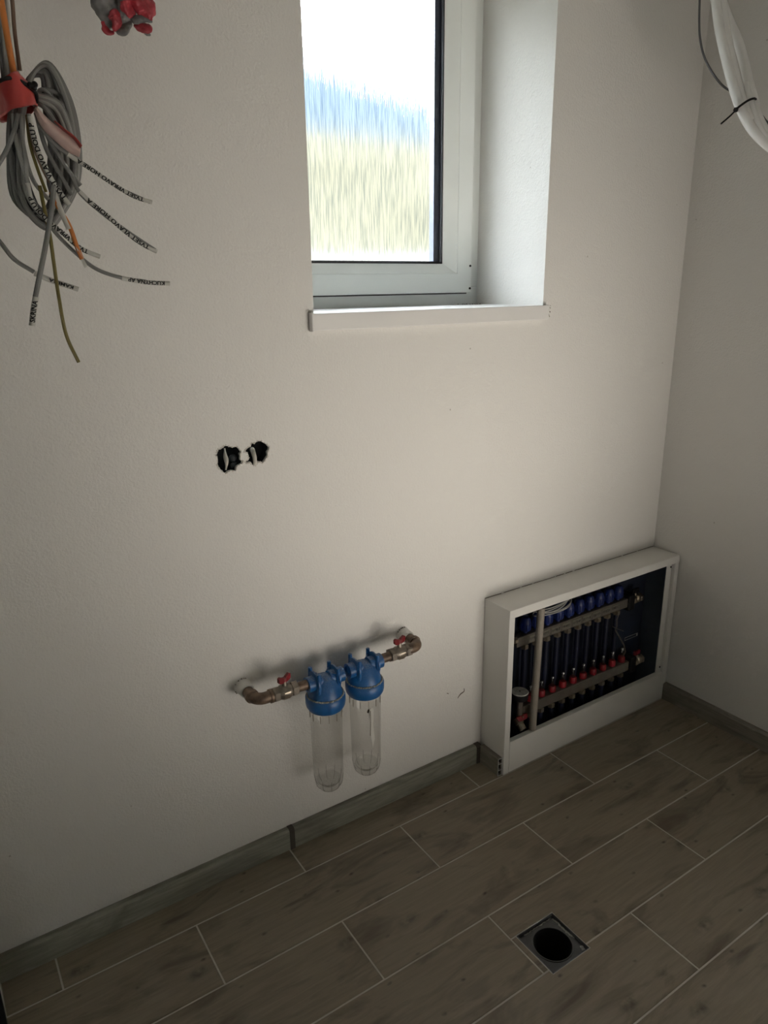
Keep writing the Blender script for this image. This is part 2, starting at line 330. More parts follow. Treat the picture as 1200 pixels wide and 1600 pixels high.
# right wall, with an unseen window added to brighten the window wall
RY0, RY1, RZ0, RZ1 = -2.62, -1.72, .95, 2.25
bm = bmesh.new(); box(bm, 0, .25, YR-.2, RY0, -.1, ZC+.1); box(bm, 0, .25, RY1, 0, -.1, ZC+.1); box(bm, 0, .25, RY0, RY1, -.1, RZ0); box(bm, 0, .25, RY0, RY1, RZ1, ZC+.1)
obj('wall_right', bm, M['wall'], None, False, 'structure')
bm = bmesh.new()
for y0, y1, z0, z1 in ((RY0, RY0+.07, RZ0, RZ1), (RY1-.07, RY1, RZ0, RZ1), (RY0+.07, RY1-.07, RZ0, RZ0+.07), (RY0+.07, RY1-.07, RZ1-.07, RZ1)): box(bm, .12, .19, y0, y1, z0, z1)
w2 = obj('window_2', bm, M['pvc'], None, False, 'structure', bevel=.003)
obj('pane', bx(.15, .156, RY0+.07, RY1-.07, RZ0+.07, RZ1-.07), M['pane_clear'], w2)
obj('roller_blind', bx(.02, .0208, RY0+.005, RY1-.005, RZ0+.005, RZ1-.005), M['blind'], w2)  # hung in the added window to soften and warm its light
# left wall: a short pier, then an open doorway, then wall behind the photographer
bm = bmesh.new(); box(bm, -2.5, XL, -.139, 0, -.1, ZC+.1); box(bm, -2.5, XL, -2.0, -.139, 2.12, ZC+.1); box(bm, -2.5, XL, YR-.2, -2.0, -.1, ZC+.1)
obj('wall_left', bm, M['wall'], None, False, 'structure')
bm = bmesh.new(); box(bm, -2.51, XL+.002, -.175, -.139, 0, 2.12); box(bm, -2.51, XL+.002, -2.0, -1.965, 0, 2.12); box(bm, -2.51, XL+.002, -1.965, -.175, 2.085, 2.12)
obj('trim_1', bm, M['black'], None, False, 'structure', bevel=.002)
obj('wall_rear', bx(-2.5, 0, YR-.2, YR, -.1, ZC+.1), M['wall'], None, False, 'structure')
bm = bmesh.new(); box(bm, -2.6, .25, YR-.2, .45, ZC, ZC+.1)
obj('ceiling', bm, M['ceiling'], None, False, 'structure')
# hall beyond the doorway
bm = bmesh.new(); box(bm, -4.1, -4.0, YR-.2, .1, -.1, ZC+.1); box(bm, -4.0, -2.6, 0, .1, -.1, ZC+.1); box(bm, -4.0, -2.5, YR-.2, YR-.1, -.1, ZC+.1); box(bm, -4.0, -2.6, YR-.1, 0, ZC, ZC+.1)
obj('wall_hall', bm, M['wall'], None, False, 'structure')

# floor: grout bed with a square hole for the drain, every plank tile its own piece
FX0, FX1, FY0, FY1 = -4.0, 0.0, YR, 0.0
bm = bmesh.new()
box(bm, FX0, DRX0, FY0, FY1, -.1, -.0012); box(bm, DRX1, FX1, FY0, FY1, -.1, -.0012); box(bm, DRX0, DRX1, FY0, DRY0, -.1, -.0012); box(bm, DRX0, DRX1, DRY1, FY1, -.1, -.0012)
floor = obj('floor', bm, M['grout'], None, False, 'structure')
A, W, LT, G = .1185, .2, .6384, .0021
OFF = [-2.2318, -1.9108, -1.593, -1.2701, -.9566]
def tile(poly):
    # shrink an axis-aligned polygon by half the joint, then bevel
    n = len(poly); out = []
    area = sum(poly[i][0]*poly[(i+1) % n][1]-poly[(i+1) % n][0]*poly[i][1] for i in range(n))
    if area < 0: poly = poly[::-1]
    for i in range(n):
        a, b, c = Vector(poly[i-1]), Vector(poly[i]), Vector(poly[(i+1) % n]); d1 = (b-a).normalized(); d2 = (c-b).normalized()
        out.append(b + Vector((-d1.y, d1.x))*G + Vector((-d2.y, d2.x))*G)
    bm = bmesh.new(); prism(bm, [(p.x, p.y) for p in out], -.008, random.uniform(-.0002, .0002))
    top = [e for e in bm.edges if all(v.co.z > -.001 for v in e.verts)]
    bmesh.ops.bevel(bm, geom=top, offset=.0009, segments=1, affect='EDGES')
    return obj('floor_tile', bm, M['tile'], floor)
ys = [0.0] + [-A-k*W for k in range(0, 14)]
for r in range(len(ys)-1):
    yt, yb = ys[r], max(ys[r+1], YR)
    if yt <= YR + .01: break
    base = OFF[r] if r < 5 else OFF[4] + (r-4)*.3185
    x = base
    while x > XL - LT*.98: x -= LT
    while x < 0:
        x0, x1 = x, min(x+LT, 0); x += LT
        if x1 < -2.36: x0 = x0
        if r == 0: x0 = max(x0, XL)
        if x1 - x0 < .01: continue
        if r == 3 and abs(x0+1.2701) < .01:
            tile([(x0, yt), (x1, yt), (x1, yb), (DRX1, yb), (DRX1, DRY1), (x0, DRY1)]); tile([(x0, DRY1), (DRX0, DRY1), (DRX0, yb), (x0, yb)])
        elif r == 4 and x0 < DRX0 and x1 > DRX1:
            tile([(x0, yt), (DRX0, yt), (DRX0, DRY0), (DRX1, DRY0), (DRX1, yt), (x1, yt), (x1, yb), (x0, yb)])
        else: tile([(x0, yt), (x1, yt), (x1, yb), (x0, yb)])

# ---------------------------------------------------------------- skirting
def skirt_profile(t=.020, h=.068): return [(0, 0), (-t, 0), (-t, h-.006), (-t+.006, h), (0, h)]   # (y, z)
def skirt_x(x0, x1, name, m, parent, t=.020, h=.068):
    bm = bmesh.new(); pr = skirt_profile(t, h)
    a = [bm.verts.new((x0, y, z)) for y, z in pr]; b = [bm.verts.new((x1, y, z)) for y, z in pr]
    bm.faces.new(a); bm.faces.new(b[::-1])
    for i in range(5): bm.faces.new((a[i], b[i], b[(i+1) % 5], a[(i+1) % 5]))
    return obj(name, bm, m, parent, bevel=.0008)
def skirt_y(y0, y1, xf, sgn, name, m, parent, t=.020, h=.068):
    bm = bmesh.new(); pr = skirt_profile(t, h)
    a = [bm.verts.new((xf-sgn*y, y0, z)) for y, z in pr]; b = [bm.verts.new((xf-sgn*y, y1, z)) for y, z in pr]
    bm.faces.new(a); bm.faces.new(b[::-1])
    for i in range(5): bm.faces.new((a[i], b[i], b[(i+1) % 5], a[(i+1) % 5]))
    return obj(name, bm, m, parent, bevel=.0008)
sb = skirt_x(-2.354, -1.5905, 'baseboard_back', M['skirt'], None); sb['kind'] = 'structure'
skirt_x(-1.5765, -.884, 'skirting_board', M['skirt'], sb)
skirt_x(-1.5915, -1.5755, 'joint_clip', M['joint'], sb, .0215, .0695)
skirt_x(-.886, -.866, 'joint_clip', M['joint'], sb, .023, .0695)
# hollow return piece along the cabinet side, its three open cells facing the room
bm = bmesh.new(); X1, X0 = -.8545, -.8725
box(bm, X0, X0+.003, -.112, -.020, 0, .066); box(bm, X1-.0025, X1, -.112, -.020, 0, .066)
for z in (0, .020, .044, .0635): box(bm, X0+.003, X1-.0025, -.112, -.020, z, z+.0025)
rt = obj('skirting_return', bm, M['skirt_y'], sb)
bm = bmesh.new(); box(bm, X0, X0+.0022, -.1128, -.112, 0, .066); box(bm, X1-.002, X1, -.1128, -.112, 0, .066)
for z in (0, .020, .044, .0640): box(bm, X0+.0022, X1-.002, -.1128, -.112, z, z+.002)
obj('cut_edge', bm, M['paper'], rt)
bm = bmesh.new(); box(bm, X0+.003, X1-.0025, -.105, -.104, .0025, .0635); obj('hollow_core', bm, M['dark_hole'], rt)  # dark sheet stands in for the shade inside the cells
s2 = skirt_y(-.119, YR, 0, -1, 'baseboard_right', M['skirt_y'], None); s2['kind'] = 'structure'

# ---------------------------------------------------------------- window
GX0, GX1, GZ0, GZ1 = WX0+.13, -.818, 1.636, 2.40          # visible glass
bm = bmesh.new(); YF = .305
for a in ((WX0-.03, WX1+.03, WZ0-.04, 1.56), (WX0-.03, WX1+.03, WZ1-.055, WZ1+.03), (WX0-.03, WX0+.055, 1.56, WZ1-.055), (WX1-.055, WX1+.03, 1.56, WZ1-.055)):
    box(bm, a[0], a[1], YF, YF+.07, a[2], a[3])
win = obj('window_1', bm, M['pvc'], None, False, 'structure', bevel=.003)
SX0, SX1, SZ0, SZ1 = WX0+.045, -.703, 1.543, WZ1-.045
bm = bmesh.new()
def mitre(bm, o, i, y0, y1, step=.006):
    (a0, a1, c0, c1), (b0, b1, d0, d1) = o, i
    O = [(a0, c0), (a1, c0), (a1, c1), (a0, c1)]; I = [(b0, d0), (b1, d0), (b1, d1), (b0, d1)]
    vo = [bm.verts.new((x, y0, z)) for x, z in O]; vi = [bm.verts.new((x, y0+step, z)) for x, z in I]
    wo_ = [bm.verts.new((x, y1, z)) for x, z in O]; wi = [bm.verts.new((x, y1, z)) for x, z in I]
    for k in range(4):
        j = (k+1) % 4
        bm.faces.new((vo[k], vo[j], vi[j], vi[k])); bm.faces.new((vo[k], wo_[k], wo_[j], vo[j])); bm.faces.new((vi[k], vi[j], wi[j], wi[k])); bm.faces.new((wo_[k], wi[k], wi[j], wo_[j]))
mitre(bm, (SX0, SX1, SZ0, SZ1), (SX0+.058, SX1-.058, SZ0+.058, SZ1-.058), .280, YF, 0)
mitre(bm, (SX0+.058, SX1-.058, SZ0+.058, SZ1-.058), (GX0-.004, GX1+.004, GZ0-.004, GZ1+.004), .281, YF, .012)
obj('window_sash', bm, M['pvc'], win, bevel=.0015)
bm = bmesh.new(); mitre(bm, (GX0-.005, GX1+.005, GZ0-.005, GZ1+.005), (GX0, GX1, GZ0, GZ1), .2915, .302, 0); obj('glazing_gasket', bm, M['gasket'], win)
bm = bmesh.new(); mitre(bm, (GX0-.004, GX1+.004, GZ0-.004, GZ1+.004), (GX0+.014, GX1-.021, GZ0+.003, GZ1-.014), .304, .326, 0); obj('glazing_spacer', bm, M['spacer'], win)
obj('pane', bx(GX0-.02, GX1+.02, .300, .304, GZ0-.02, GZ1+.02), M['pane_clear'], win)
bm = bmesh.new(); vs4 = [bm.verts.new(p) for p in ((GX0-.02, .330, GZ0-.02), (GX1+.02, .330, GZ0-.02), (GX1+.02, .330, GZ1+.02), (GX0-.02, .330, GZ1+.02))]; bm.faces.new(vs4)
obj('textured_pane', bm, M['rain'], win)
bm = bmesh.new(); box(bm, SX0, SX1-.01, .291, YF+.001, SZ0-.004, SZ0-.0005); obj('sash_gasket', bm, M['gasket'], win)
bm = bmesh.new()
for z in (1.556, 1.625): cyl(bm, (SX1-.006, .2805, z), (0, -1, 0), .0035, .003, 10)
obj('hinge_cap', bm, M['black'], win)
# window sill
bm = bmesh.new(); box(bm, WX0+.001, WX1-.001, -.001, .306, 1.472, 1.506); box(bm, -1.445, -.645, -.016, -.0005, 1.464, 1.506)
sill = obj('window_sill', bm, M['sill'], None, bevel=.0025); sill['kind'] = 'structure'
tag(sill, 'white laminate window sill board with chipped front corner', 'window sill')
del sill['kind']
obj('end_cap', bx(-1.4475, -1.4405, -.0175, -.0005, 1.462, 1.507), M['sill'], sill, bevel=.002)
bm = bmesh.new()
for i in range(26):
    p = Vector((random.uniform(-.66, -.70) - abs(random.gauss(0, .03)), .29+random.uniform(-.03, .012), 1.5065)); 
    bmesh.ops.create_icosphere(bm, subdivisions=1, radius=random.uniform(.0008, .0022), matrix=Matrix.Translation(p))
for i in range(9):
    p = Vector((-.6445+random.uniform(-.004, .004), -.0145, 1.47+random.random()*.035)); bmesh.ops.create_icosphere(bm, subdivisions=1, radius=random.uniform(.0008, .0018), matrix=Matrix.Translation(p))
obj('dirt_crumbs', bm, M['dirt'], sill, kind='stuff')

# ---------------------------------------------------------------- outside
g = obj('ground_outside', bx(-60, 60, .6, 90, -.7, -.6), M['grass'], None, False, 'structure')
def ridge(name, m, y0, y1, zf, n=40):
    bm = bmesh.new(); rows = []
    for k, (f, yy) in enumerate(((0, y0), (.55, y0*.6+y1*.4), (.85, y0*.3+y1*.7), (1, y1), (.6, y1*1.2), (0, y1*1.5))):
        rows.append([bm.verts.new((x, yy, -.7+(zf(x)+.7)*f)) for x in [-120+400*i/n for i in range(n+1)]])
    for a, b in zip(rows, rows[1:]):
        for i in range(n): bm.faces.new((a[i], a[i+1], b[i+1], b[i]))
    return obj(name, bm, m, None, True, 'structure')
ridge('meadow_slope', M['grass'], 20, 40, lambda x: 1.6+40*.185+.3*math.sin(x*.1))
ridge('gravel_bank', M['gravel'], 8, 14, lambda x: 1.6+14*.036)
ridge('wooded_hill', M['forest'], 60, 110, lambda x: 1.6+125*(.262-.0009*max(0, x-25))+2.0*math.sin(x*.045)+.8*math.sin(x*.21))

# ---------------------------------------------------------------- open wall boxes
def wall_box(pts, cx, cy, label, group):
    c = at(cx, cy, 0); t = thing('wall_box_recess', label, 'electrical box', group, loc=(c.x, .02, c.z))
    bm = bmesh.new(); lathe(bm, [(.036, .0095), (.036, .06), (0, .06)], Matrix.Translation((c.x, 0, c.z)) @ Matrix.Rotation(-PI/2, 4, 'X'), 24)
    o = obj('box_cup', bm, M['dark_hole'], t); o.matrix_parent_inverse = Matrix.Translation((-c.x, -.02, -c.z)); return t, c
def child_fix(o, t):
    o.matrix_parent_inverse = Matrix.Translation(-t.location); return o
t1, c1 = wall_box(HL, 358, 718, 'left ragged black wall box hole in the white plaster wall', 'open wall box holes')
child_fix(tubeobj('wire_stub', [at(351, 701, .03), at(352, 712, .012), at(354, 722, .004), at(353, 734, .012)], .0022, M['plaster'], t1, rf=lambda t: .0018+.0036*math.sin(PI*t)**2), t1)
bm = bmesh.new()
for px, py, r in ((364, 716, .010), (366, 727, .009)): bmesh.ops.create_icosphere(bm, subdivisions=2, radius=r, matrix=Matrix.Translation(at(px, py, .035)))
child_fix(obj('box_insert', bm, M['black'], t1, True), t1)
t2, c2 = wall_box(HR, 404, 707, 'right ragged black wall box hole with a pale cable stub hanging out', 'open wall box holes')
child_fix(tubeobj('cable_stub', [at(394, 702, .03), at(396, 708, .008), at(398, 716, -.001), at(398.5, 727, -.001)], .0042, M['plaster'], t2, rf=lambda t: .0060-.0015*t), t2)
def rim(pts, t, n):
    bm = bmesh.new(); h = hole(pts); c = Vector((sum(p[0] for p in h)/len(h), sum(p[1] for p in h)/len(h)))
    for i, p in enumerate(h):
        q = Vector(h[(i+1) % len(h)]); p = Vector(p)
        for k in range(2):
            m_ = p.lerp(q, random.random()); m_ = m_+(m_-c).normalized()*random.uniform(.000, .0025)
            mm = Matrix.Translation((m_.x, -.0002, m_.y)) @ Matrix.Diagonal((1, .5, 1, 1)); bmesh.ops.create_icosphere(bm, subdivisions=1, radius=random.uniform(.0009, .0026), matrix=mm)
    child_fix(obj('broken_plaster_edge', bm, M['plaster'], t), t)
rim(HL, t1, 0); rim(HR, t2, 0)

# ---------------------------------------------------------------- water filters
YP, ZP = -.088, .565; F1, F2 = -1.492, -1.367
wf = thing('water_filter_set', 'pair of blue water filters with clear bowls piped between two red-handled valves on the wall', 'water filter')
def head(x, z0):
    M0 = Matrix.Translation((x, YP, 0)); bm = bmesh.new()
    R = .0545
    lathe(bm, [(0, z0-.086), (R-.006, z0-.086), (R-.0015, z0-.078), (R, z0-.07), (R, z0-.052), (R-.003, z0-.047), (R-.007, z0-.046), (R-.009, z0-.036), (R-.016, z0-.018), (R-.026, z0-.002), (R-.035, z0+.007), (0, z0+.011)], M0, 36)
    h = obj('filter_head', bm, M['blue'], wf, True)
    rr = .021
    for s in (-1, 1):
        bm = bmesh.new()
        lathe(bm, [(0, 0), (rr, 0), (rr, .030), (rr+.011, .0305), (rr+.011, .0345), (rr, .035), (rr, .050), (.014, .0505), (.014, .046), (0, .046)] if 0 else
              [(0, .012), (rr, .012), (rr, .034), (rr, .036), (rr, .054), (rr-.006, .0545), (rr-.006, .048), (0, .048)], frame_to((x, YP, z0-.004), (s, 0, 0)), 28)
        lathe(bm, [(rr-.001, .028), (rr+.011, .029), (rr+.011, .0335), (rr-.001, .034)], frame_to((x, YP, z0-.004), (s, 0, 0)), 28)
        obj('port', bm, M['blue'], h, True)
    for dx, dy in ((-.029, -.023), (.030, -.022), (.029, .026), (-.029, .026)):
        bm = bmesh.new(); cyl(bm, (x+dx, YP+dy, z0-.03), (0, 0, 1), .0066, .060, 14, .0054, .0008); cyl(bm, (x+dx, YP+dy, z0+.0298), (0, 0, 1), .0026, .0005, 8)
        prism(bm, [(-.0016, 0), (-.0016, 0+.018), (.0016, .018), (.0016, 0)], z0-.01, z0+.014, Matrix.Translation((x+dx, YP+dy, 0)) @ Matrix.Rotation(math.atan2(-dy, -dx)-PI/2, 4, 'Z'))
        obj('screw_boss', bm, M['blue'], h, True)
    bm = bmesh.new(); cyl(bm, (x-.036, YP-.004, z0+.002), (0, 0, 1), .0075, .012, 14, .0065, .001); obj('vent_plug', bm, M['blue'], h, True)
    # dust lying on the ring shoulder
    bm = bmesh.new(); random.seed(int(-x*1000))
    for i in range(340):
        a = random.uniform(0, 2*PI); q = R-.004-abs(random.gauss(0, .0022)); bmesh.ops.create_icosphere(bm, subdivisions=1, radius=random.uniform(.001, .0028), matrix=Matrix.Translation((x+q*math.cos(a), YP+q*math.sin(a), z0-.0458)))
    obj('dust', bm, M['smear'], h, kind='stuff')
def bowl(x, z0, residue):
    M0 = Matrix.Translation((x, YP, 0)); bm = bmesh.new(); r = .0445; zb = z0-.345; zt = z0-.083
    lathe(bm, [(r+.002, zt), (r+.002, zt-.006), (r, zt-.010), (r-.003, zb+.04), (r-.007, zb+.016), (r-.016, zb+.003), (r-.024, zb), (0, zb+.001)], M0, 32)
    b = obj('filter_bowl', bm, M['bowl'], wf, True)
    bm = bmesh.new(); lathe(bm, [(0, zb+.012), (.016, zb+.010), (.018, zb+.016), (.026, zb+.016), (.0335, zb+.026), (.034, zb+.030)], M0, 28); obj('bowl_floor', bm, M['bowl'], b, True)
    bm = bmesh.new()
    for i in range(12):
        a = 2*PI*i/12+.2; Mx = Matrix.Translation((x, YP, 0)) @ Matrix.Rotation(a, 4, 'Z')
        for p, q in (((r+.0005, zt-.008), (r+.0002, zt-.030)),): 
            v = [bm.verts.new(Mx @ Vector((rr, yy, zz))) for rr, zz in ((p[0]-.001, p[1]), (p[0]+.0012, p[1]), (q[0]+.0008, q[1]), (q[0]-.001, q[1])) for yy in (-.0007, .0007)]
            for f in ((0, 2, 3, 1), (2, 4, 5, 3), (4, 6, 7, 5), (6, 0, 1, 7), (0, 6, 4, 2), (1, 3, 5, 7)): bm.faces.new([v[k] for k in f])
    obj('grip_ribs', bm, M['dirt_soft'], b, kind='stuff')
    bm = bmesh.new()
    for i in range(10):
        a = 2*PI*i/10; Mx = Matrix.Translation((x, YP, 0)) @ Matrix.Rotation(a, 4, 'Z'); tube(bm, [Mx @ Vector(p) for p in ((r-.0035, 0, zb+.042), (r-.007, 0, zb+.016), (r-.016, 0, zb+.0035))], .0011, 6)
    obj('base_ribs', bm, M['bowl'], b, True, kind='stuff')
    if residue:
        bm = bmesh.new(); pr = [(-.004, 0), (.002, .004), (.009, -.002), (.006, -.05), (.011, -.10), (.004, -.125), (-.001, -.09), (-.003, -.05), (-.008, -.012)]
        va = [bm.verts.new((x+px_, YP-.030, z0-.125+pz)) for px_, pz in pr]; bm.faces.new(va)
        o = obj('dried_residue', bm, M['residue'], b); s = o.modifiers.new('t', 'SOLIDIFY'); s.thickness = .001
        o = tubeobj('dried_residue', [Vector((x-.004, YP-.034, z0-.128)), Vector((x-.005, YP-.036, z0-.16)), Vector((x-.007, YP-.036, z0-.205))], .0011, M['dirt_soft'], b, 6)
        bm = bmesh.new(); cyl(bm, (x-.001, YP-.02, z0-.14), (0, 0, 1), .005, .010, 8, .001); obj('dark_speck', bm, M['dirt'], b)
M['dirt_soft'] = mat('soft_brown_rib_shade', (.30, .27, .22), .6)  # soft brown for the grip ribs and one residue streak
M['residue'] = mat('white_lime_residue', (.85, .84, .80), .7, bump=.4, bscale=150)
head(F1, ZP); head(F2, ZP+.001); bowl(F1, ZP, 0); bowl(F2, ZP, 1)

def hexnut(bm, p, axis, r, h, ch=.0015):
    M0 = frame_to(p, axis); cyl6 = [(r-ch, 0), (r, ch), (r, h-ch), (r-ch, h)]
    lathe(bm, [(0, 0)]+cyl6+[(0, h)], M0, 6)
def valve(x0, x1, z, flip, name='ball_valve'):
    """brass ball valve lying along x between x0 and x1"""
    L_ = x1-x0; bm = bmesh.new(); p = lambda f: (x0+L_*f, YP, z)
    hexnut(bm, p(0), (1, 0, 0), .0205, L_*.24); hexnut(bm, p(.74), (1, 0, 0), .0205, L_*.26)
    lathe(bm, [(.015, L_*.2), (.0165, L_*.27), (.0195, L_*.36), (.0195, L_*.64), (.017, L_*.74), (.015, L_*.8)], frame_to((x0, YP, z), (1, 0, 0)), 24)
    v = obj(name, bm, M['steel'], wf, True, bevel=.0006)
    bm = bmesh.new()
    for a in (-35, -12, 11, 34):
        Mx = Matrix.Translation((x0+L_*.5, YP, z)) @ Matrix.Rotation(math.radians(a+180), 4, 'X'); 
        vv = box(bm, -L_*.12, L_*.12, .018, .0208, -.0016, .0016)
        for q in vv: q.co = Mx @ (Matrix.Rotation(math.radians(20), 4, 'X') @ q.co)
    obj('body_ridges', bm, M['nickel'], v, kind='stuff')
    bm = bmesh.new(); cyl(bm, (x0+L_*.5, YP, z+.016), (0, 0, 1), .0075, .014, 14, .006); cyl(bm, (x0+L_*.5, YP, z+.0295), (0, 0, 1), .0042, .010, 10)
    obj('valve_stem', bm, M['steel'], v, True)
    bm = bmesh.new(); c = (x0+L_*.5, YP)
    for s in (-1, 1):
        pr = [(s*.003, z+.026), (s*.017, z+.029), (s*.021, z+.034), (s*.021, z+.045), (s*.016, z+.048), (s*.003, z+.042)]
        Mx = Matrix.Translation((c[0], YP, 0)) @ Matrix.Rotation(math.radians(20 if flip else 12), 4, 'Z') @ Matrix.Rotation(PI/2, 4, 'X')
        prism(bm, pr if s > 0 else pr[::-1], -.0045, .0045, Mx)
    box(bm, c[0]-.006, c[0]+.006, YP-.0055, YP+.0055, z+.028, z+.041)
    obj('butterfly_handle', bm, M['red'], v, bevel=.0015)
    return v
valve(-1.645, -1.575, ZP+.000, True); valve(-1.283, -1.213, ZP+.002, False)
bm = bmesh.new(); cyl(bm, (-1.576, YP, ZP-.001), (1, 0, 0), .0135, .04, 20); obj('threaded_nipple', bm, M['iron'], wf, True)
bm = bmesh.new(); cyl(bm, (-1.325, YP, ZP), (1, 0, 0), .0135, .045, 20); obj('threaded_nipple', bm, M['iron'], wf, True)
for xw, s in ((-1.690, 1), (-1.176, -1)):
    xe = xw
    bm = bmesh.new(); R = .026; zz = ZP+(.0 if s > 0 else .002)
    path = [Vector((xe, -.030, zz)), Vector((xe, YP+R, zz))]+[Vector((xe+s*R*(1-math.cos(a)), YP+R-R*math.sin(a), zz)) for a in [PI/2*k/8 for k in range(1, 9)]]+[Vector((xe+s*.046, YP, zz))]
    tube(bm, path, .0155, 20); e = obj('pipe_elbow', bm, M['iron'], wf, True)
    bm = bmesh.new(); lathe(bm, [(.0155, 0), (.0185, .001), (.0185, .009), (.0155, .010)], frame_to((xe, YP+R+.006, zz), (0, -1, 0)), 24); lathe(bm, [(.0155, 0), (.0185, .001), (.0185, .008), (.0155, .009)], frame_to((xe+s*.036, YP, zz), (s, 0, 0)), 24)
    obj('elbow_collar', bm, M['iron'], e, True)
    bm = bmesh.new(); lathe(bm, [(.0245, -.002), (.0215, .006), (.0205, .018), (.0195, .033), (.017, .036), (0, .036)], frame_to((xe, 0, zz), (0, -1, 0)), 24); obj('plastered_sleeve', bm, M['wall'], wf, True)
    bm = bmesh.new(); random.seed(3 if s > 0 else 5)
    for i in range(14):
        a = random.choice([2.3, 1.6, 1.2, 3.6])+random.uniform(-.35, .35); bmesh.ops.create_icosphere(bm, subdivisions=1, radius=random.uniform(.0008, .0019), matrix=Matrix.Translation((xe+.0235*math.cos(a), -.004, zz+.0235*math.sin(a))))
    obj('sleeve_crack', bm, M['dirt'], wf, kind='stuff')

# ---------------------------------------------------------------- manifold cabinet
CX0, CX1, YC, ZT = -.853, -.006, -.1175, .600
cb = thing('manifold_cabinet', 'white metal heating manifold cabinet without its door standing in the corner', 'cabinet')
bm = bmesh.new(); box(bm, CX0, CX1, YC, -.001, ZT-.003, ZT); box(bm, CX0, CX1, YC-.002, YC+.0, ZT-.028, ZT); obj('top_cover', bm, M['steel_white'], cb, bevel=.0012)
bm = bmesh.new(); box(bm, CX0, CX0+.002, YC, -.001, 0, ZT-.003); obj('side_panel', bm, M['steel_white'], cb, bevel=.0005)
bm = bmesh.new(); box(bm, CX1-.002, CX1, YC, -.001, 0, ZT-.003); obj('side_panel', bm, M['steel_white'], cb)
bm = bmesh.new(); box(bm, CX0+.0005, CX0+.023, YC-.001, YC+.002, 0, ZT-.0285); box(bm, CX0+.021, CX0+.023, YC+.002, YC+.016, .12, ZT-.0285); obj('front_stile', bm, M['steel_white'], cb, bevel=.0008)
bm = bmesh.new(); box(bm, CX1-.022, CX1, YC-.001, YC+.002, .118, ZT-.0285); box(bm, CX1-.024, CX1-.021, YC+.002, YC+.014, .118, ZT-.0285); box(bm, CX1-.052, CX1-.024, YC+.012, YC+.015, .118, ZT-.0285); obj('front_stile', bm, M['steel_white'], cb, bevel=.0008)
bm = bmesh.new()
for z in (.138, .555):
    bm = bmesh.new(); cyl(bm, (CX1-.029, YC+.012, z), (0, -1, 0), .0035, .002, 10); obj('screw_hole', bm, M['black'], cb)
bm = bmesh.new(); box(bm, CX0+.0245, CX1-.002, YC-.001, YC+.001, .001, .115); box(bm, CX0+.0245, CX1-.002, YC-.001, YC+.018, .115, .118); box(bm, CX0+.0245, CX1-.002, YC+.016, YC+.018, .1, .118); obj('plinth_panel', bm, M['steel_white'], cb, bevel=.0008)
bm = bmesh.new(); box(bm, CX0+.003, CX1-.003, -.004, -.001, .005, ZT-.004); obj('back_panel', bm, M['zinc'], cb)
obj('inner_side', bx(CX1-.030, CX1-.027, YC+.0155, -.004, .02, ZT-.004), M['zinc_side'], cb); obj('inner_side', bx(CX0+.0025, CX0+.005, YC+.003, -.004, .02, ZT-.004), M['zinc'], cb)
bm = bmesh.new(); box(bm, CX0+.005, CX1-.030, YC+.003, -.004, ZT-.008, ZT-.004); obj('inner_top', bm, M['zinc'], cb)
# broken dark strips stand in for gap shadow where plaster meets cover
bm = bmesh.new(); random.seed(11); x = CX0
while x < CX1-.02:
    l = random.uniform(.03, .12); xe = min(x+l, CX1); box(bm, x, xe, -.0016, -.0004, ZT-.0006, ZT+random.uniform(.0006, .0016)); x = xe+random.uniform(.002, .012)
obj('sealant_crack', bm, M['dirt'], cb, kind='stuff')
# heating manifold
mf = thing('heating_manifold', 'underfloor heating manifold with blue caps and red flow meters inside the white cabinet', 'manifold')
UX = [-.695+.0519*k for k in range(10)]; LX = [-.6875+.0524*k for k in range(10)]
YU, YL = -.030, -.062
obj('upper_bar', bx(-.745, -.186, YU-.016, YU+.016, .408, .444), M['bar'], mf, bevel=.003)
obj('lower_bar', bx(-.735, -.189, YL-.017, YL+.017, .160, .199), M['bar'], mf, bevel=.003)
def rep(name, bm, m, parent, xs, smooth=True, subs=()):
    """one mesh, copied along the bar"""
    o = obj(name, bm, m, parent, smooth); out = [o]; kids = [obj(n_, b_, m_, o, True) for n_, b_, m_ in subs]
    o.location.x = xs[0]
    for x in xs[1:]:
        c = o.copy(); C.objects.link(c); c.location.x = x; out.append(c)
        for k in kids: d = k.copy(); C.objects.link(d); d.parent = c
    return out
bm = bmesh.new(); lathe(bm, [(0, .446), (.008, .446), (.008, .455), (.0175, .456), (.0185, .462), (.0185, .480), (.0165, .494), (.011, .502), (0, .504)], Matrix.Translation((0, YU, 0)), 18)
for i in range(12): 
    a = 2*PI*i/12; box(bm, *( [.0185*math.cos(a)-.001, .0185*math.cos(a)+.001, YU+.0185*math.sin(a)-.001, YU+.0185*math.sin(a)+.001, .460, .482]))
rep('actuator_cap', bm, M['bluecap'], mf, UX)
bm = bmesh.new(); hexnut(bm, (0, YU, .386), (0, 0, 1), .0135, .017); cyl(bm, (0, YU, .400), (0, 0, 1), .009, .009, 14)
rep('compression_nut', bm, M['nickel'], mf, UX)
bm = bmesh.new(); hexnut(bm, (0, YL, .136), (0, 0, 1), .0130, .016); cyl(bm, (0, YL, .150), (0, 0, 1), .009, .011, 14)
rep('compression_nut', bm, M['nickel'], mf, LX)
bm = bmesh.new(); cyl(bm, (0, YU, .004), (0, 0, 1), .0098, .384, 12); rep('heating_pipe', bm, M['pipe'], mf, UX)
bm = bmesh.new(); cyl(bm, (0, YL, .004), (0, 0, 1), .0098, .134, 12); rep('heating_pipe', bm, M['pipe'], mf, LX)
bm = bmesh.new(); lathe(bm, [(0, .1995), (.0125, .1995), (.0135, .202), (.0135, .217), (.011, .222), (0, .222)], Matrix.Translation((0, YL, 0)), 14)
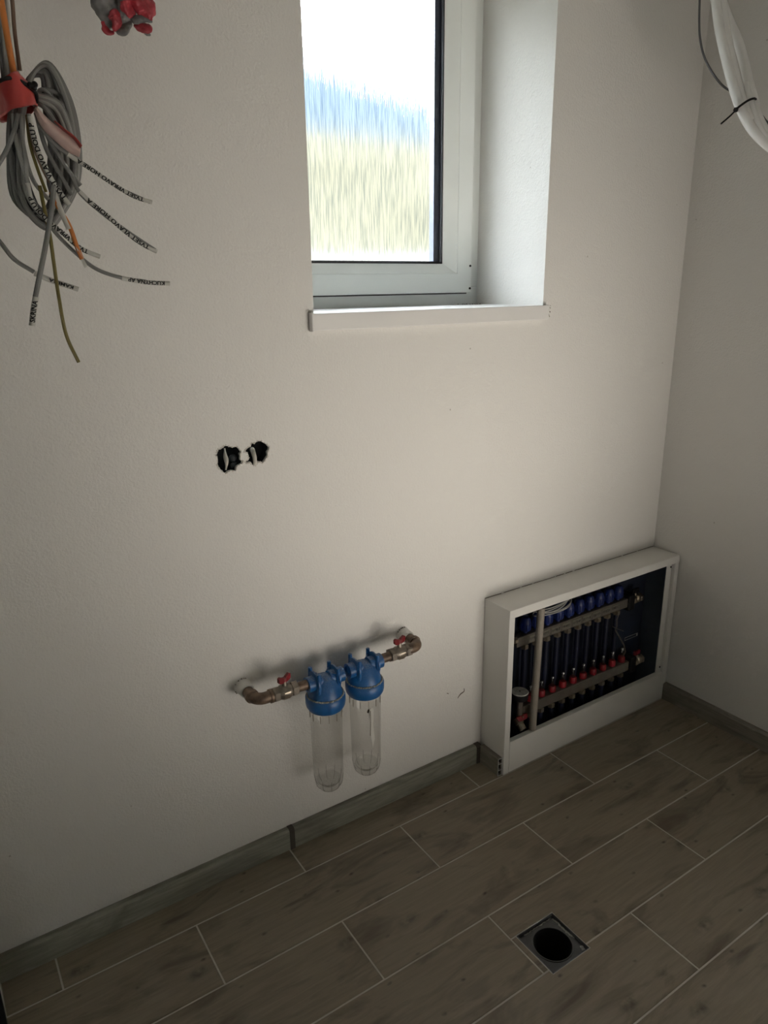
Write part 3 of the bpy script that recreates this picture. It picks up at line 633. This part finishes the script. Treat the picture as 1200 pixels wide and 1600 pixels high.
s1 = bmesh.new(); lathe(s1, [(.0065, .221), (.0065, .256), (.005, .259), (0, .259)], Matrix.Translation((0, YL, 0)), 12)
s2_ = bmesh.new(); cyl(s2_, (.0, YL, .238), (0, 0, 1), .0013, .014, 6); cyl(s2_, (0, YL, .250), (0, 0, 1), .0045, .003, 8)
rep('flow_meter', bm, M['redcap'], mf, LX, True, (('sight_glass', s1, M['sight']), ('indicator', s2_, M['paper'])))
for z, y, b0 in ((.426, YU, .372), (.180, YL, .150)):
    obj('rubber_clamp', bx(-.1855, -.150, y-.022, y+.022, z-.034, z+.030), M['black'], mf, bevel=.006)
    bm = bmesh.new(); hexnut(bm, (-.152, y-.004, z), (1, 0, 0), .019, .016); lathe(bm, [(.016, .014), (.0145, .018), (.017, .022), (.017, .036), (.0145, .040), (.016, .041)], frame_to((-.152, y-.004, z), (1, 0, 0)), 20); hexnut(bm, (-.112, y-.004, z), (1, 0, 0), .018, .012)
    v = obj('shutoff_valve', bm, M['nickel'], mf, True)
    bm = bmesh.new(); cyl(bm, (-.132, y-.004, z+.014), (0, 0, 1), .005, .014, 12); obj('valve_stem', bm, M['nickel'], v, True)
    bm = bmesh.new()
    box(bm, -.150, -.134, y-.008, y+.000, z+.024, z+.042); box(bm, -.130, -.114, y-.008, y, z+.024, z+.042); box(bm, -.136, -.128, y-.009, y+.001, z+.022, z+.036)
    obj('valve_handle', bm, M['red'] if z < .3 else M['black'], v, bevel=.002)
# filling tap and round disc at the left end of the lower bar
bm = bmesh.new(); GX, GY = -.751, -.075
cyl(bm, (GX, GY, .235), (0, 0, 1), .028, .024, 32, .029, .002); obj('drum', bm, M['black'], mf, True)
bm = bmesh.new(); cyl(bm, (GX, GY, .259), (0, 0, 1), .0295, .0035, 36, .0285, .001); dd = obj('pale_disc', bm, M['disc'], mf, True)
bm = bmesh.new(); cyl(bm, (GX, GY, .2620), (0, 0, 1), .0028, .001, 10); obj('disc_hole', bm, M['black'], dd)
bm = bmesh.new(); cyl(bm, (GX+.002, GY, .165), (0, 0, 1), .011, .072, 18); cyl(bm, (GX, YL, .178), (1, 0, 0), .012, .03, 18); obj('tap_riser', bm, M['bar'], mf, True)
bm = bmesh.new(); lathe(bm, [(0, 0), (.0155, 0), (.0155, .020), (.0125, .022), (.0125, .040), (.0125, .042), (.0095, .042), (.0085, .020), (0, .020)], frame_to((GX+.004, GY+.012, .150), (0, -.75, -.62)), 20); tp = obj('drain_tap', bm, M['nickel'], mf, True)
bm = bmesh.new(); prism(bm, [(-.025, .006), (.025, .006), (.019, -.010), (.008, -.012), (-.008, -.012), (-.019, -.010)], -.003, .003, Matrix.Translation((GX+.004, GY-.012, .168)) @ Matrix.Rotation(math.radians(62), 4, 'X')); obj('tap_handle', bm, M['red'], tp, bevel=.0015)
bm = bmesh.new(); cyl(bm, (GX+.004, GY-.016, .170), (0, -.5, 1), .0035, .003, 10); obj('tap_screw', bm, M['nickel'], tp)
bm = bmesh.new(); hexnut(bm, (-.757, YU-.012, .437), (1, 0, 0), .011, .014); obj('end_plug', bm, M['nickel'], mf)
# silver bleed key hanging from a wire and the small sticker on the back panel
bm = bmesh.new(); a = at(962, 985, -.06); b = at(975, 1008, -.06); c = at(977, 1018, -.06)
tube(bm, [at(968, 958, -.05), at(964, 968, -.05), at(964, 978, -.055), a], .0012, 6); tube(bm, [a, a.lerp(b, .5), b], .0062, 8, flat=.3); tube(bm, [b, b.lerp(c, .6), c, at(974, 1024, -.06)], .0028, 8)
tube(bm, [at(957, 979, -.06), at(966, 983, -.06), at(974, 986, -.06)], .0013, 6)
obj('bleed_key', bm, M['steel'], mf, True)
st = [at(979, 997, -.0045), at(995.5, 991, -.0045), at(995, 985.5+3, -.0045), at(979.5, 994.5, -.0045)]
bm = bmesh.new(); q0, q1 = at(976, 999, -.0045), at(996, 992, -.0045); box(bm, q0.x, q1.x, -.0049, -.0043, min(q0.z, q1.z)-.003, min(q0.z, q1.z)+.010); obj('sticker', bm, M['paper'], cb)
bm = bmesh.new(); box(bm, q0.x+.0015, q1.x-.008, -.0052, -.0048, min(q0.z, q1.z)-.001, min(q0.z, q1.z)+.008); obj('sticker_print', bm, M['zinc'], cb)
# handwriting tags on the upper bar
def text_mesh(s, size, name='lettering', extrude=0.0):
    cu = bpy.data.curves.new(name, 'FONT'); cu.body = s; cu.size = size; cu.extrude = extrude; cu.resolution_u = 2; cu.offset = size*.035
    o = bpy.data.objects.new('tmp', cu); C.objects.link(o); me = bpy.data.meshes.new_from_object(o); C.objects.unlink(o); bpy.data.objects.remove(o)
    bm = bmesh.new(); bm.from_mesh(me); bmesh.ops.triangulate(bm, faces=bm.faces)
    for _ in range(3):
        lg = [e for e in bm.edges if e.calc_length() > size*.16]
        if not lg: break
        bmesh.ops.subdivide_edges(bm, edges=lg, cuts=1); bmesh.ops.triangulate(bm, faces=bm.faces)
    bm.to_mesh(me); bm.free()
    return me
random.seed(5)
for i in range(9):
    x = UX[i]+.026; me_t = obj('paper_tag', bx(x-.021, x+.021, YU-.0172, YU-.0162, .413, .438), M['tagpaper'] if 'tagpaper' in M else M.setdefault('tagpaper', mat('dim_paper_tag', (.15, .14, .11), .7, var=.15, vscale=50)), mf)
    bm = bmesh.new(); xx = x-.018
    while xx < x+.016:
        hgt = random.uniform(.006, .011); zc = .4255+random.uniform(-.001, .001)
        k = random.randint(0, 3)
        box(bm, xx, xx+.0009, YU-.0178, YU-.0172, zc-hgt/2, zc+hgt/2)
        if k > 0: box(bm, xx, xx+.0035, YU-.0178, YU-.0172, zc+hgt/2-.001, zc+hgt/2)
        if k > 1: box(bm, xx, xx+.003, YU-.0178, YU-.0172, zc-.0005, zc+.0005)
        if k > 2: box(bm, xx+.003, xx+.0039, YU-.0178, YU-.0172, zc-hgt/2, zc+hgt/2)
        xx += .0055
    obj('handwriting', bm, M['ink'], me_t)
# grey conduit standing in the cabinet opening
pp = [Vector((-.7145, -.1055, .1190)), Vector((-.704, -.1055, .5685))]
bm = bmesh.new(); lathe(bm, [(.0125, 0), (.0125, (pp[1]-pp[0]).length), (.0105, (pp[1]-pp[0]).length), (.0105, 0)], frame_to(pp[0], pp[1]-pp[0]), 24, closed=True)
tag(obj('conduit_pipe', bm, M['conduit'], None, True), 'grey plastic conduit length standing upright in the cabinet opening', 'pipe')
# thin cable coil lying on the caps
cc = thing('thin_cable_coil', 'flat coil of thin grey cable lying over the blue caps in the cabinet', 'cable')
random.seed(9)
for i in range(5):
    a0 = Vector((-.60, -.055, .520+i*.0062)); rx, ry = .082-.006*(i % 3), .034-.002*(i % 2); pts = []
    for k in range(25):
        a = 2*PI*k/24; pts.append(a0+Vector((rx*math.cos(a)+.01*math.sin(i*2), ry*math.sin(a), .007*math.cos(a)+.003*math.sin(a*2+i))))
    tubeobj('coil_turn', pts, .0024, M['pale_cable'], cc, 8, 2)

# ---------------------------------------------------------------- floor drain
dr = thing('floor_drain', 'open square black floor drain cut into the wood-look tiles', 'drain')
cx, cy = (DRX0+DRX1)/2+.0005, (DRY0+DRY1)/2; hw = .0625; ZD = -.009
bm = bmesh.new(); ring = []; n = 48; rh = .0475
outer = []; inner = []; low = []
for i in range(n):
    a = 2*PI*i/n; ca, sa = math.cos(a), math.sin(a); k = hw/max(abs(ca), abs(sa))
    outer.append(bm.verts.new((cx+k*ca, cy+k*sa, ZD))); inner.append(bm.verts.new((cx+rh*ca, cy+rh*sa, ZD))); 
for i in range(n):
    j = (i+1) % n; bm.faces.new((outer[i], outer[j], inner[j], inner[i]))
obj('drain_tray', bm, M['drain'], dr)
bm = bmesh.new(); lathe(bm, [(rh, ZD), (rh-.001, -.02), (rh-.003, -.16), (0, -.16)], Matrix.Translation((cx, cy, 0)), 48); obj('drain_shaft', bm, M['black'], dr, True)
bm = bmesh.new(); lathe(bm, [(rh, ZD), (rh+.0005, ZD+.0018), (rh+.003, ZD+.0018), (rh+.0035, ZD)], Matrix.Translation((cx, cy, 0)), 48); obj('drain_rim', bm, M['drain'], dr, True)
bm = bmesh.new()
for a in ((cx-hw, cx+hw, cy-hw, cy-hw+.0016), (cx-hw, cx+hw, cy+hw-.0016, cy+hw), (cx-hw, cx-hw+.0016, cy-hw, cy+hw), (cx+hw-.0016, cx+hw, cy-hw, cy+hw)): box(bm, a[0], a[1], a[2], a[3], ZD, -.0006)
obj('drain_wall', bm, M['drain'], dr)
bm = bmesh.new(); random.seed(2)
def blob(px_, py_, sx, sy, rot=0):
    mm = Matrix.Translation((px_, py_, ZD+.0002)) @ Matrix.Rotation(rot, 4, 'Z') @ Matrix.Diagonal((sx, sy, .0014, 1)); bmesh.ops.create_icosphere(bm, subdivisions=2, radius=1, matrix=mm)
for i in range(26): blob(cx+hw-.004-random.random()*.003, cy+hw-.012-i*.0026+random.uniform(-.002, .002), random.uniform(.001, .0028), random.uniform(.002, .005))
for i in range(22): blob(cx+hw-.012-i*.0042, cy+hw-.0035-random.random()*.002, random.uniform(.002, .005), random.uniform(.0008, .0018))
for i in range(8): blob(cx+hw-.009+random.uniform(-.003, .003), cy-hw+.014+random.uniform(-.005, .005), random.uniform(.002, .004), random.uniform(.002, .005))
for v in bm.verts: v.co.x += random.uniform(-.0006, .0006); v.co.y += random.uniform(-.0006, .0006)
obj('grout_smear', bm, M['smear'], dr, kind='stuff')

# ---------------------------------------------------------------- cable bundle at the left
YB = -.30
cbl = thing('cable_bundle', 'coiled bundle of grey electrical cables bound with red tape hanging at left', 'cable bundle', loc=tuple(at(45, 150, YB)))
def T(o): return child_fix(o, cbl)
def P(px, py, dy=0.0): return at(px, py, YB+dy)
PX = 1.335/FPX * 1.09                                    # one pixel there, in metres
random.seed(21)
for i in range(22):
    f = .50+.50*((i*7 % 22)/21); dy = random.uniform(-.035, .035); jx = random.uniform(-3, 3); L0 = random.uniform(8, 30); j = random.uniform(-6, 6)
    xr = 32+92*f; zb = 300+58*f; m = M['grey_cable'] if i % 4 else (M['pale_cable'] if i % 8 else M['dark_cable'])
    if f > .93: m = M['grey_cable']
    pts = [P(40+jx, 165, dy*.5-.01), P(34+22*f, 110+25*(1-f), dy*.6), P(48+30*f+jx, 98+42*(1-f), dy*.8), P(30+78*f, 150+30*(1-f), dy), P(xr, 225+j, dy), P(xr-2, 285, dy), P(62+36*f, zb-24, dy), P(58+18*f+jx, zb, dy*.7), P(L0+26-14*f, zb-35, dy), P(L0+4+6*(1-f), 240, dy), P(L0+6, 190, dy*.4), P(L0+10, 160, dy*.3)]
    if i > 15: pts = [P(52, 165, dy*.4), P(58+12*f, 140, dy)] + pts[3:]
    T(tubeobj('cable_loop', pts, .0031, m, cbl, 8, 7))
for i in range(10):
    f = i/9; dy = -.03-.02*random.random()
    pts = [P(48, 150+8*f, -.03), P(60+6*f, 148+18*f, dy), P(78+14*(1-f), 160+22*f, dy), P(96+16*(1-f), 205+12*f, dy), P(104+20*(1-f), 262, dy+.02), P(96+16*(1-f), 310-8*f, dy+.03), P(70, 340-10*f, dy+.03)]
    T(tubeobj('cable_loop', pts, .0030, M['pale_cable'] if i % 3 == 1 else M['grey_cable'], cbl, 8, 7))
# strands running up to the ceiling
def up(p0, p1, p2, r, m, name='cable_riser', dy=0.0):
    a, b, c = P(*p0, dy), P(*p1, dy), P(*p2, dy); top = c+Vector(((c.x-b.x)*.6, 0, 0)); top.z = ZC+.002
    return T(tubeobj(name, [a, b, c, top], r, m, cbl, 10, 8))
up((26, 140), (10, 50), (0, -10), .0046, M['orange_cable'], dy=-.03)
up((31, 110), (23, 50), (18, -10), .0030, M['brown_cable'], dy=-.01)
up((12, 130), (5, 60), (-2, -10), .0033, M['grey_cable'])
up((18, 130), (11, 70), (3, -10), .0033, M['pale_cable'], dy=.01)
up((6, 130), (0, 60), (-6, -10), .0033, M['dark_cable'], dy=.015)
up((29, 120), (19, 78), (9, -10), .0030, M['label_tape'], dy=.006)
# inner strands
for pts, r, m, dy in (([(46, 180), (52, 225), (66, 262), (78, 285)], .0026, 'brown_cable', -.045), ([(42, 180), (47, 225), (58, 262), (72, 300)], .0024, 'olive_cable', -.04),
        ([(28, 178), (22, 205), (10, 235), (-6, 262)], .0033, 'grey_cable', -.055), ([(24, 180), (22, 230), (32, 285), (52, 330)], .006, 'black_cable', -.02), ([(30, 180), (30, 230), (42, 290), (60, 335)], .006, 'black_cable', -.015),
        ([(33, 178), (37, 230), (52, 282), (76, 312)], .0031, 'pale_cable', -.05), ([(20, 178), (24, 215), (36, 262), (43, 290)], .0031, 'pale_cable', -.052),
        ([(60, 176), (80, 225), (108, 268), (126, 290)], .0033, 'grey_cable', -.055), ([(56, 176), (72, 232), (98, 280), (112, 305)], .0033, 'grey_cable', -.05)):
    T(tubeobj('cable_strand', [P(*p, dy) for p in pts], r, M[m], cbl, 8, 8))
def tagged(pts, r, m, lab, lab_pts, text, size=.0085, dy=-.06, start=.04, endcap=True):
    o = T(tubeobj('cable_end', [P(*p, dy) for p in pts], r, M[m], cbl, 8, 8))
    sp = spline([P(*p, dy) for p in lab_pts], 14); R_ = r*1.22
    bm = bmesh.new(); tube(bm, sp, R_, 10); lt = T(obj('label_tape', bm, M['label_tape'], cbl, True))
    if not text: return
    # arc-length table, text runs from the loose end up the cable
    sp2 = sp[::-1]; S = [0]
    for a, b in zip(sp2, sp2[1:]): S.append(S[-1]+(b-a).length)
    me = text_mesh(text, size); xs = [v.co.x for v in me.vertices]; wd = max(xs)-min(xs); tot = S[-1]; avail = tot*(1-2*start); k = min(1.6, avail/wd)
    for v in me.vertices:
        s = tot*start+(v.co.x-min(xs))*k; i = 0
        while i < len(S)-2 and S[i+1] < s: i += 1
        f = (s-S[i])/max(1e-9, S[i+1]-S[i]); c = sp2[i].lerp(sp2[i+1], f); t = (sp2[i+1]-sp2[i]).normalized()
        out = (CAM-c); out = (out-t*out.dot(t)).normalized(); side = out.cross(t).normalized()
        an = (v.co.y-size*.35)*1.15/R_; v.co = c+out*(R_*1.10*math.cos(an))+side*(R_*1.10*math.sin(an))
    lo = link('lettering', me, M['ink'], lt)
    lo.matrix_parent_inverse = Matrix()
    return lt
# two long labels and two pointing right
tagged([(40, 250), (43, 285), (52, 315), (72, 342), (100, 366), (126, 388), (150, 399)], .0029, 'pale_cable', 1, [(43, 286), (50, 314), (71, 341), (99, 365), (126, 388), (156, 401)], 'TVSET VPRAVO DOLU P', dy=-.075, start=.13)
tagged([(45, 178), (50, 205), (58, 230), (76, 275), (96, 302)], .0031, 'pale_cable', 1, [(46, 182), (51, 206), (58, 232), (74, 268), (88, 293), (108, 320)], 'TVSET VLAVO DOLU P', dy=-.085, start=.07)
tagged([(60, 195), (85, 225), (106, 241), (140, 262), (185, 293), (234, 316)], .0027, 'grey_cable', 1, [(106, 241), (140, 263), (185, 293), (212, 308), (237, 316)], 'TVSET VPRAVO HORE A', size=.0075, dy=-.075, start=.10)
tagged([(90, 240), (112, 275), (124, 300), (160, 333), (205, 366), (243, 391)], .0030, 'grey_cable', 1, [(124, 299), (140, 315), (165, 335), (190, 357), (220, 380), (245, 393)], 'TVSET VLAVO HORE A', size=.0080, dy=-.06, start=.10)
tagged([(80, 300), (92, 325), (108, 352), (120, 385), (128, 405)], .0034, 'orange_cable', 0, [(84, 296), (92, 322), (108, 358)], '', dy=-.080)
tagged([(70, 340), (88, 365), (118, 395), (150, 420), (190, 434), (228, 440)], .0030, 'grey_cable', 1, [(190, 434.5), (228, 441), (265, 443)], 'KUCHYNA AP', size=.0078, dy=-.065, start=.12)
tagged([(-12, 365), (0, 378), (22, 405), (53, 425)], .0033, 'grey_cable', 0, [(54, 427), (80, 438), (122, 452)], 'KAMERA', size=.006, dy=-.03, start=.12)
tagged([(84, 290), (80, 330), (72, 380), (62, 430), (55, 465)], .0038, 'grey_cable', 1, [(56, 464), (52, 488), (50, 509)], 'SKRINA', size=.0085, dy=-.09, start=.12)
# torn tape ends by the orange cable
bm = bmesh.new(); q = [P(118, 385, -.083), P(124, 392, -.084), P(137, 416, -.082), P(132, 419, -.081)]; bm.faces.new([bm.verts.new(v) for v in q]); o = T(obj('torn_tape_end', bm, M['label_tape'], cbl)); s = o.modifiers.new('t', 'SOLIDIFY'); s.thickness = .0008
T(tubeobj('earth_wire', [P(*p, -.07) for p in ((62, 290), (70, 330), (78, 368), (84, 410), (92, 465), (104, 525), (123, 566))], .0028, M['olive_cable'], cbl, 8, 8))
# red tape wrapped round the strands
bm = bmesh.new(); rows = []; prof = [(-6, 132, 60, 124), (-5, 145, 52, 140), (-2, 160, 57, 158), (1, 176, 58, 168), (2, 188, 56, 176)]
outl = [((-10, 137), (28, 122)), ((-8, 150), (50, 141)), ((-2, 166), (57, 158)), ((2, 184), (57, 172))]
c0 = [P((a[0]+b[0])/2, (a[1]+b[1])/2, -.02) for a, b in outl]; hr = [(P(*b)-P(*a)).length/2 for a, b in outl]; dirs = [(P(*b)-P(*a)).normalized() for a, b in outl]
random.seed(4)
for c_, h_, d_ in zip(c0, hr, dirs):
    rows.append([bm.verts.new(c_+d_*(h_*math.cos(2*PI*k/28))+Vector((0, 1, 0))*((.062)*math.sin(2*PI*k/28))+Vector((0, 0, random.uniform(-.0015, .0015)))) for k in range(28)])
for a, b in zip(rows, rows[1:]):
    for k in range(28): bm.faces.new((a[k], a[(k+1) % 28], b[(k+1) % 28], b[k]))
o = T(obj('red_tape', bm, M['red_tape'], cbl, True)); sd = o.modifiers.new('s', 'SUBSURF'); sd.levels = sd.render_levels = 2
tx = bpy.data.textures.new('crease', 'CLOUDS'); tx.noise_scale = .025; dm = o.modifiers.new('d', 'DISPLACE'); dm.texture = tx; dm.strength = .006; dm.mid_level = .5
s = o.modifiers.new('t', 'SOLIDIFY'); s.thickness = .0006
# tail of the tape: pale sticky side with red edge
def ribbon(name, L_, R_, m, dy, parent):
    bm = bmesh.new(); a = spline([P(*p, dy) for p in L_], 6); b = spline([P(*p, dy-.006) for p in R_], 6)
    va = [bm.verts.new(p) for p in a]; vm = [bm.verts.new(p.lerp(q_, .5)+Vector((0, -.003, 0))) for p, q_ in zip(a, b)]; vb = [bm.verts.new(p) for p in b]
    for i in range(len(a)-1): bm.faces.new((va[i], va[i+1], vm[i+1], vm[i])); bm.faces.new((vm[i], vm[i+1], vb[i+1], vb[i]))
    o = T(obj(name, bm, m, parent, True)); s = o.modifiers.new('t', 'SOLIDIFY'); s.thickness = .0008; return o
ribbon('tape_tail', [(52, 172), (66, 200), (88, 222), (108, 238), (124, 246)], [(57, 166), (76, 186), (98, 204), (114, 216), (126, 231)], M['pink_tape'], -.088, cbl)
ribbon('tape_tail_edge', [(84, 190), (98, 204), (114, 217), (125, 232)], [(86, 188), (100, 200), (117, 213), (128.5, 227)], M['red_tape'], -.0945, cbl)
T(tubeobj('cable_tie', [P(-8, 130, -.07), P(8, 123, -.08), P(20, 122, -.078), P(34, 128, -.078), P(47, 137, -.078), P(56, 146, -.07), P(57, 160, -.06)], .0028, M['black'], cbl, 8, 8))
bm = bmesh.new()
for px, py in ((50, 134), (54, 132), (53, 137), (47, 133)): bmesh.ops.create_icosphere(bm, subdivisions=2, radius=.0045, matrix=Matrix.Translation(P(px, py, -.082)))
T(obj('tie_head', bm, M['black'], cbl))

# ---------------------------------------------------------------- taped conduit end at the top
YT = -.115
cd2 = thing('taped_conduit_end', 'crumpled grey sleeve end wrapped in torn red tape hanging from ceiling', 'cable sleeve', loc=tuple(at(190, 10, YT)))
def lump(name, pts, rs, m, strength=.012, flat=.55, seed=1):
    P_ = [at(a, b, YT+d) for a, b, d in pts]; sp = spline(P_, 6); n_ = len(sp)
    bm = bmesh.new(); tube(bm, sp, .01, 18, True, rf=lambda t: (lambda u: rs[int(u)]*(1-u % 1)+rs[min(int(u)+1, len(rs)-1)]*(u % 1))(t*(len(rs)-1)), flat=flat)
    o = child_fix(obj(name, bm, m, cd2, True), cd2); sd = o.modifiers.new('s', 'SUBSURF'); sd.levels = sd.render_levels = 2
    tx = bpy.data.textures.new('crumple', 'CLOUDS'); tx.noise_scale = .022; dm = o.modifiers.new('d', 'DISPLACE'); dm.texture = tx; dm.strength = strength; dm.mid_level = .5; dm.texture_coords = 'LOCAL'
    return o
topz = at(170, -60, YT)
lump('crumpled_sleeve', [(140, -120, 0), (155, -60, 0), (160, -10, 0), (167, 22, 0), (174, 46, 0)], [.03, .03, .027, .019, .006], M['crumple'], flat=.9)
lump('crumpled_sleeve', [(215, -120, 0), (205, -60, .0), (200, -20, 0), (196, 20, .0), (187, 50, 0)], [.03, .03, .026, .018, .009], M['crumple'], flat=.9)
lump('torn_red_tape', [(160, 33, -.012), (163, 42, -.012), (170, 50, -.012), (178, 52, -.012)], [.005, .010, .009, .003], M['crumple_red'], .009)
lump('torn_red_tape', [(174, 20, -.015), (180, 26, -.016), (182, 36, -.016), (176, 46, -.014)], [.010, .016, .013, .004], M['crumple_red'], .012)
lump('torn_red_tape', [(196, 2, -.02), (199, 12, -.02), (203, 24, -.02), (205, 29, -.018)], [.016, .016, .013, .004], M['crumple_red'], .012)
lump('torn_red_tape', [(206, -12, -.01), (219, 2, -.012), (230, 16, -.012), (235, 28, -.012), (238, 34, -.012)], [.024, .026, .022, .013, .004], M['crumple_red'], .016)
lump('torn_red_tape', [(209, 38, -.005), (218, 42, -.005), (229, 44, -.006), (236, 42, -.005)], [.004, .012, .014, .006], M['crumple_red'], .009)
lump('sticky_side', [(206, 34, -.012), (214, 31, -.014), (226, 30, -.014), (238, 33, -.012)], [.006, .010, .009, .004], M['crumple'], .008)
lump('sticky_side', [(183, 46, -.006), (190, 48, -.008), (198, 40, -.008), (204, 34, -.006)], [.010, .014, .012, .005], M['crumple'], .010)
lump('sticky_side', [(222, 46, -.005), (230, 52, -.005), (235, 55, -.004)], [.005, .007, .002], M['crumple'], .003)
bm = bmesh.new(); tube(bm, [Vector((at(165, -20, YT).x, YT, 2.3)), Vector((at(165, -20, YT).x, YT, ZC))], .022, 16); child_fix(obj('sleeve_riser', bm, M['crumple'], cd2, True), cd2)

# ---------------------------------------------------------------- white insulated pipes at the right
DT = 1.85
wp = thing('insulated_pipe_bundle', 'white insulated pipes tied with a black cable tie hanging at upper right', 'pipe bundle', loc=tuple(atd(1150, 100, DT)))
def z5(x, y, d=0): return atd(1050+x/6.4, y/6.4, DT+d)
def ontowall(x, y):
    q = z5(x, y); q.x = -.001; return q
def wtube(name, pts, r, m=M['white_tube'], **k): return child_fix(tubeobj(name, pts, r, m, wp, 16, 8, **k), wp)
def ceil_to(p, dx=0): q = Vector(p); q.z = ZC+.002; q.x += dx; return q
wtube('insulated_pipe', [ceil_to(z5(400, -160)), z5(415, -160), z5(438, 0), z5(480, 300), z5(545, 600), z5(625, 900), z5(695, 1100), z5(780, 1260), z5(900, 1400), z5(1060, 1520), z5(1250, 1600), ontowall(1600, 1750)], .0122)
wtube('insulated_pipe', [ceil_to(z5(470, -160, .006)), z5(475, -160, .006), z5(492, 0, .006), z5(535, 300, .006), z5(590, 600, .006), z5(668, 900, .006), z5(730, 1080, .004), z5(785, 1215, 0)], .0125)
wtube('insulated_pipe', [ceil_to(z5(440, -160, .03)), z5(450, -160, .03), z5(495, 0, .03), z5(580, 230, .025), z5(655, 400, .022), z5(715, 600, .02), z5(775, 850, .012), z5(820, 1020, .008), z5(862, 1180, .004), z5(940, 1320, .002), z5(1060, 1440), z5(1250, 1540), ontowall(1620, 1700)], .0118)
wtube('insulated_pipe', [z5(745, 830, -.004), z5(762, 920, -.006), z5(800, 1060, -.006), z5(850, 1200, -.008), z5(930, 1350, -.008), z5(1060, 1470, -.008), z5(1250, 1570, -.008), ontowall(1570, 1740)], .0068)
wtube('control_cable', [ceil_to(z5(270, -120, .03)), z5(274, -120, .03), z5(276, 0, .03), z5(272, 200, .03), z5(280, 380, .03), z5(320, 560, .03), z5(400, 720, .03), z5(500, 850, .03), z5(600, 920, .035), z5(760, 1000, .04), z5(880, 1130, .04), z5(960, 1230, .03), z5(1200, 1400, .02), ontowall(1660, 1600)], .0028, M['dark_cable'])
wtube('cable_tie', [z5(845, 1000, .004), z5(820, 985, -.014), z5(770, 1000, -.0195), z5(700, 1045, -.019), z5(650, 1085, -.013), z5(640, 1100, 0)], .0027, M['black'])
wtube('tie_tail', [z5(640, 1100, -.003), z5(580, 1160, -.004), z5(490, 1238, -.006)], .0021, M['black'])
bm = bmesh.new(); bmesh.ops.create_cube(bm, size=.009, matrix=Matrix.Translation(z5(638, 1098, -.005)) @ Matrix.Rotation(.6, 4, 'Y')); child_fix(obj('tie_head', bm, M['black'], wp, bevel=.0015), wp)

# things whose parts were placed in world space already sit at the origin; every child keeps its place
bpy.context.view_layer.update()
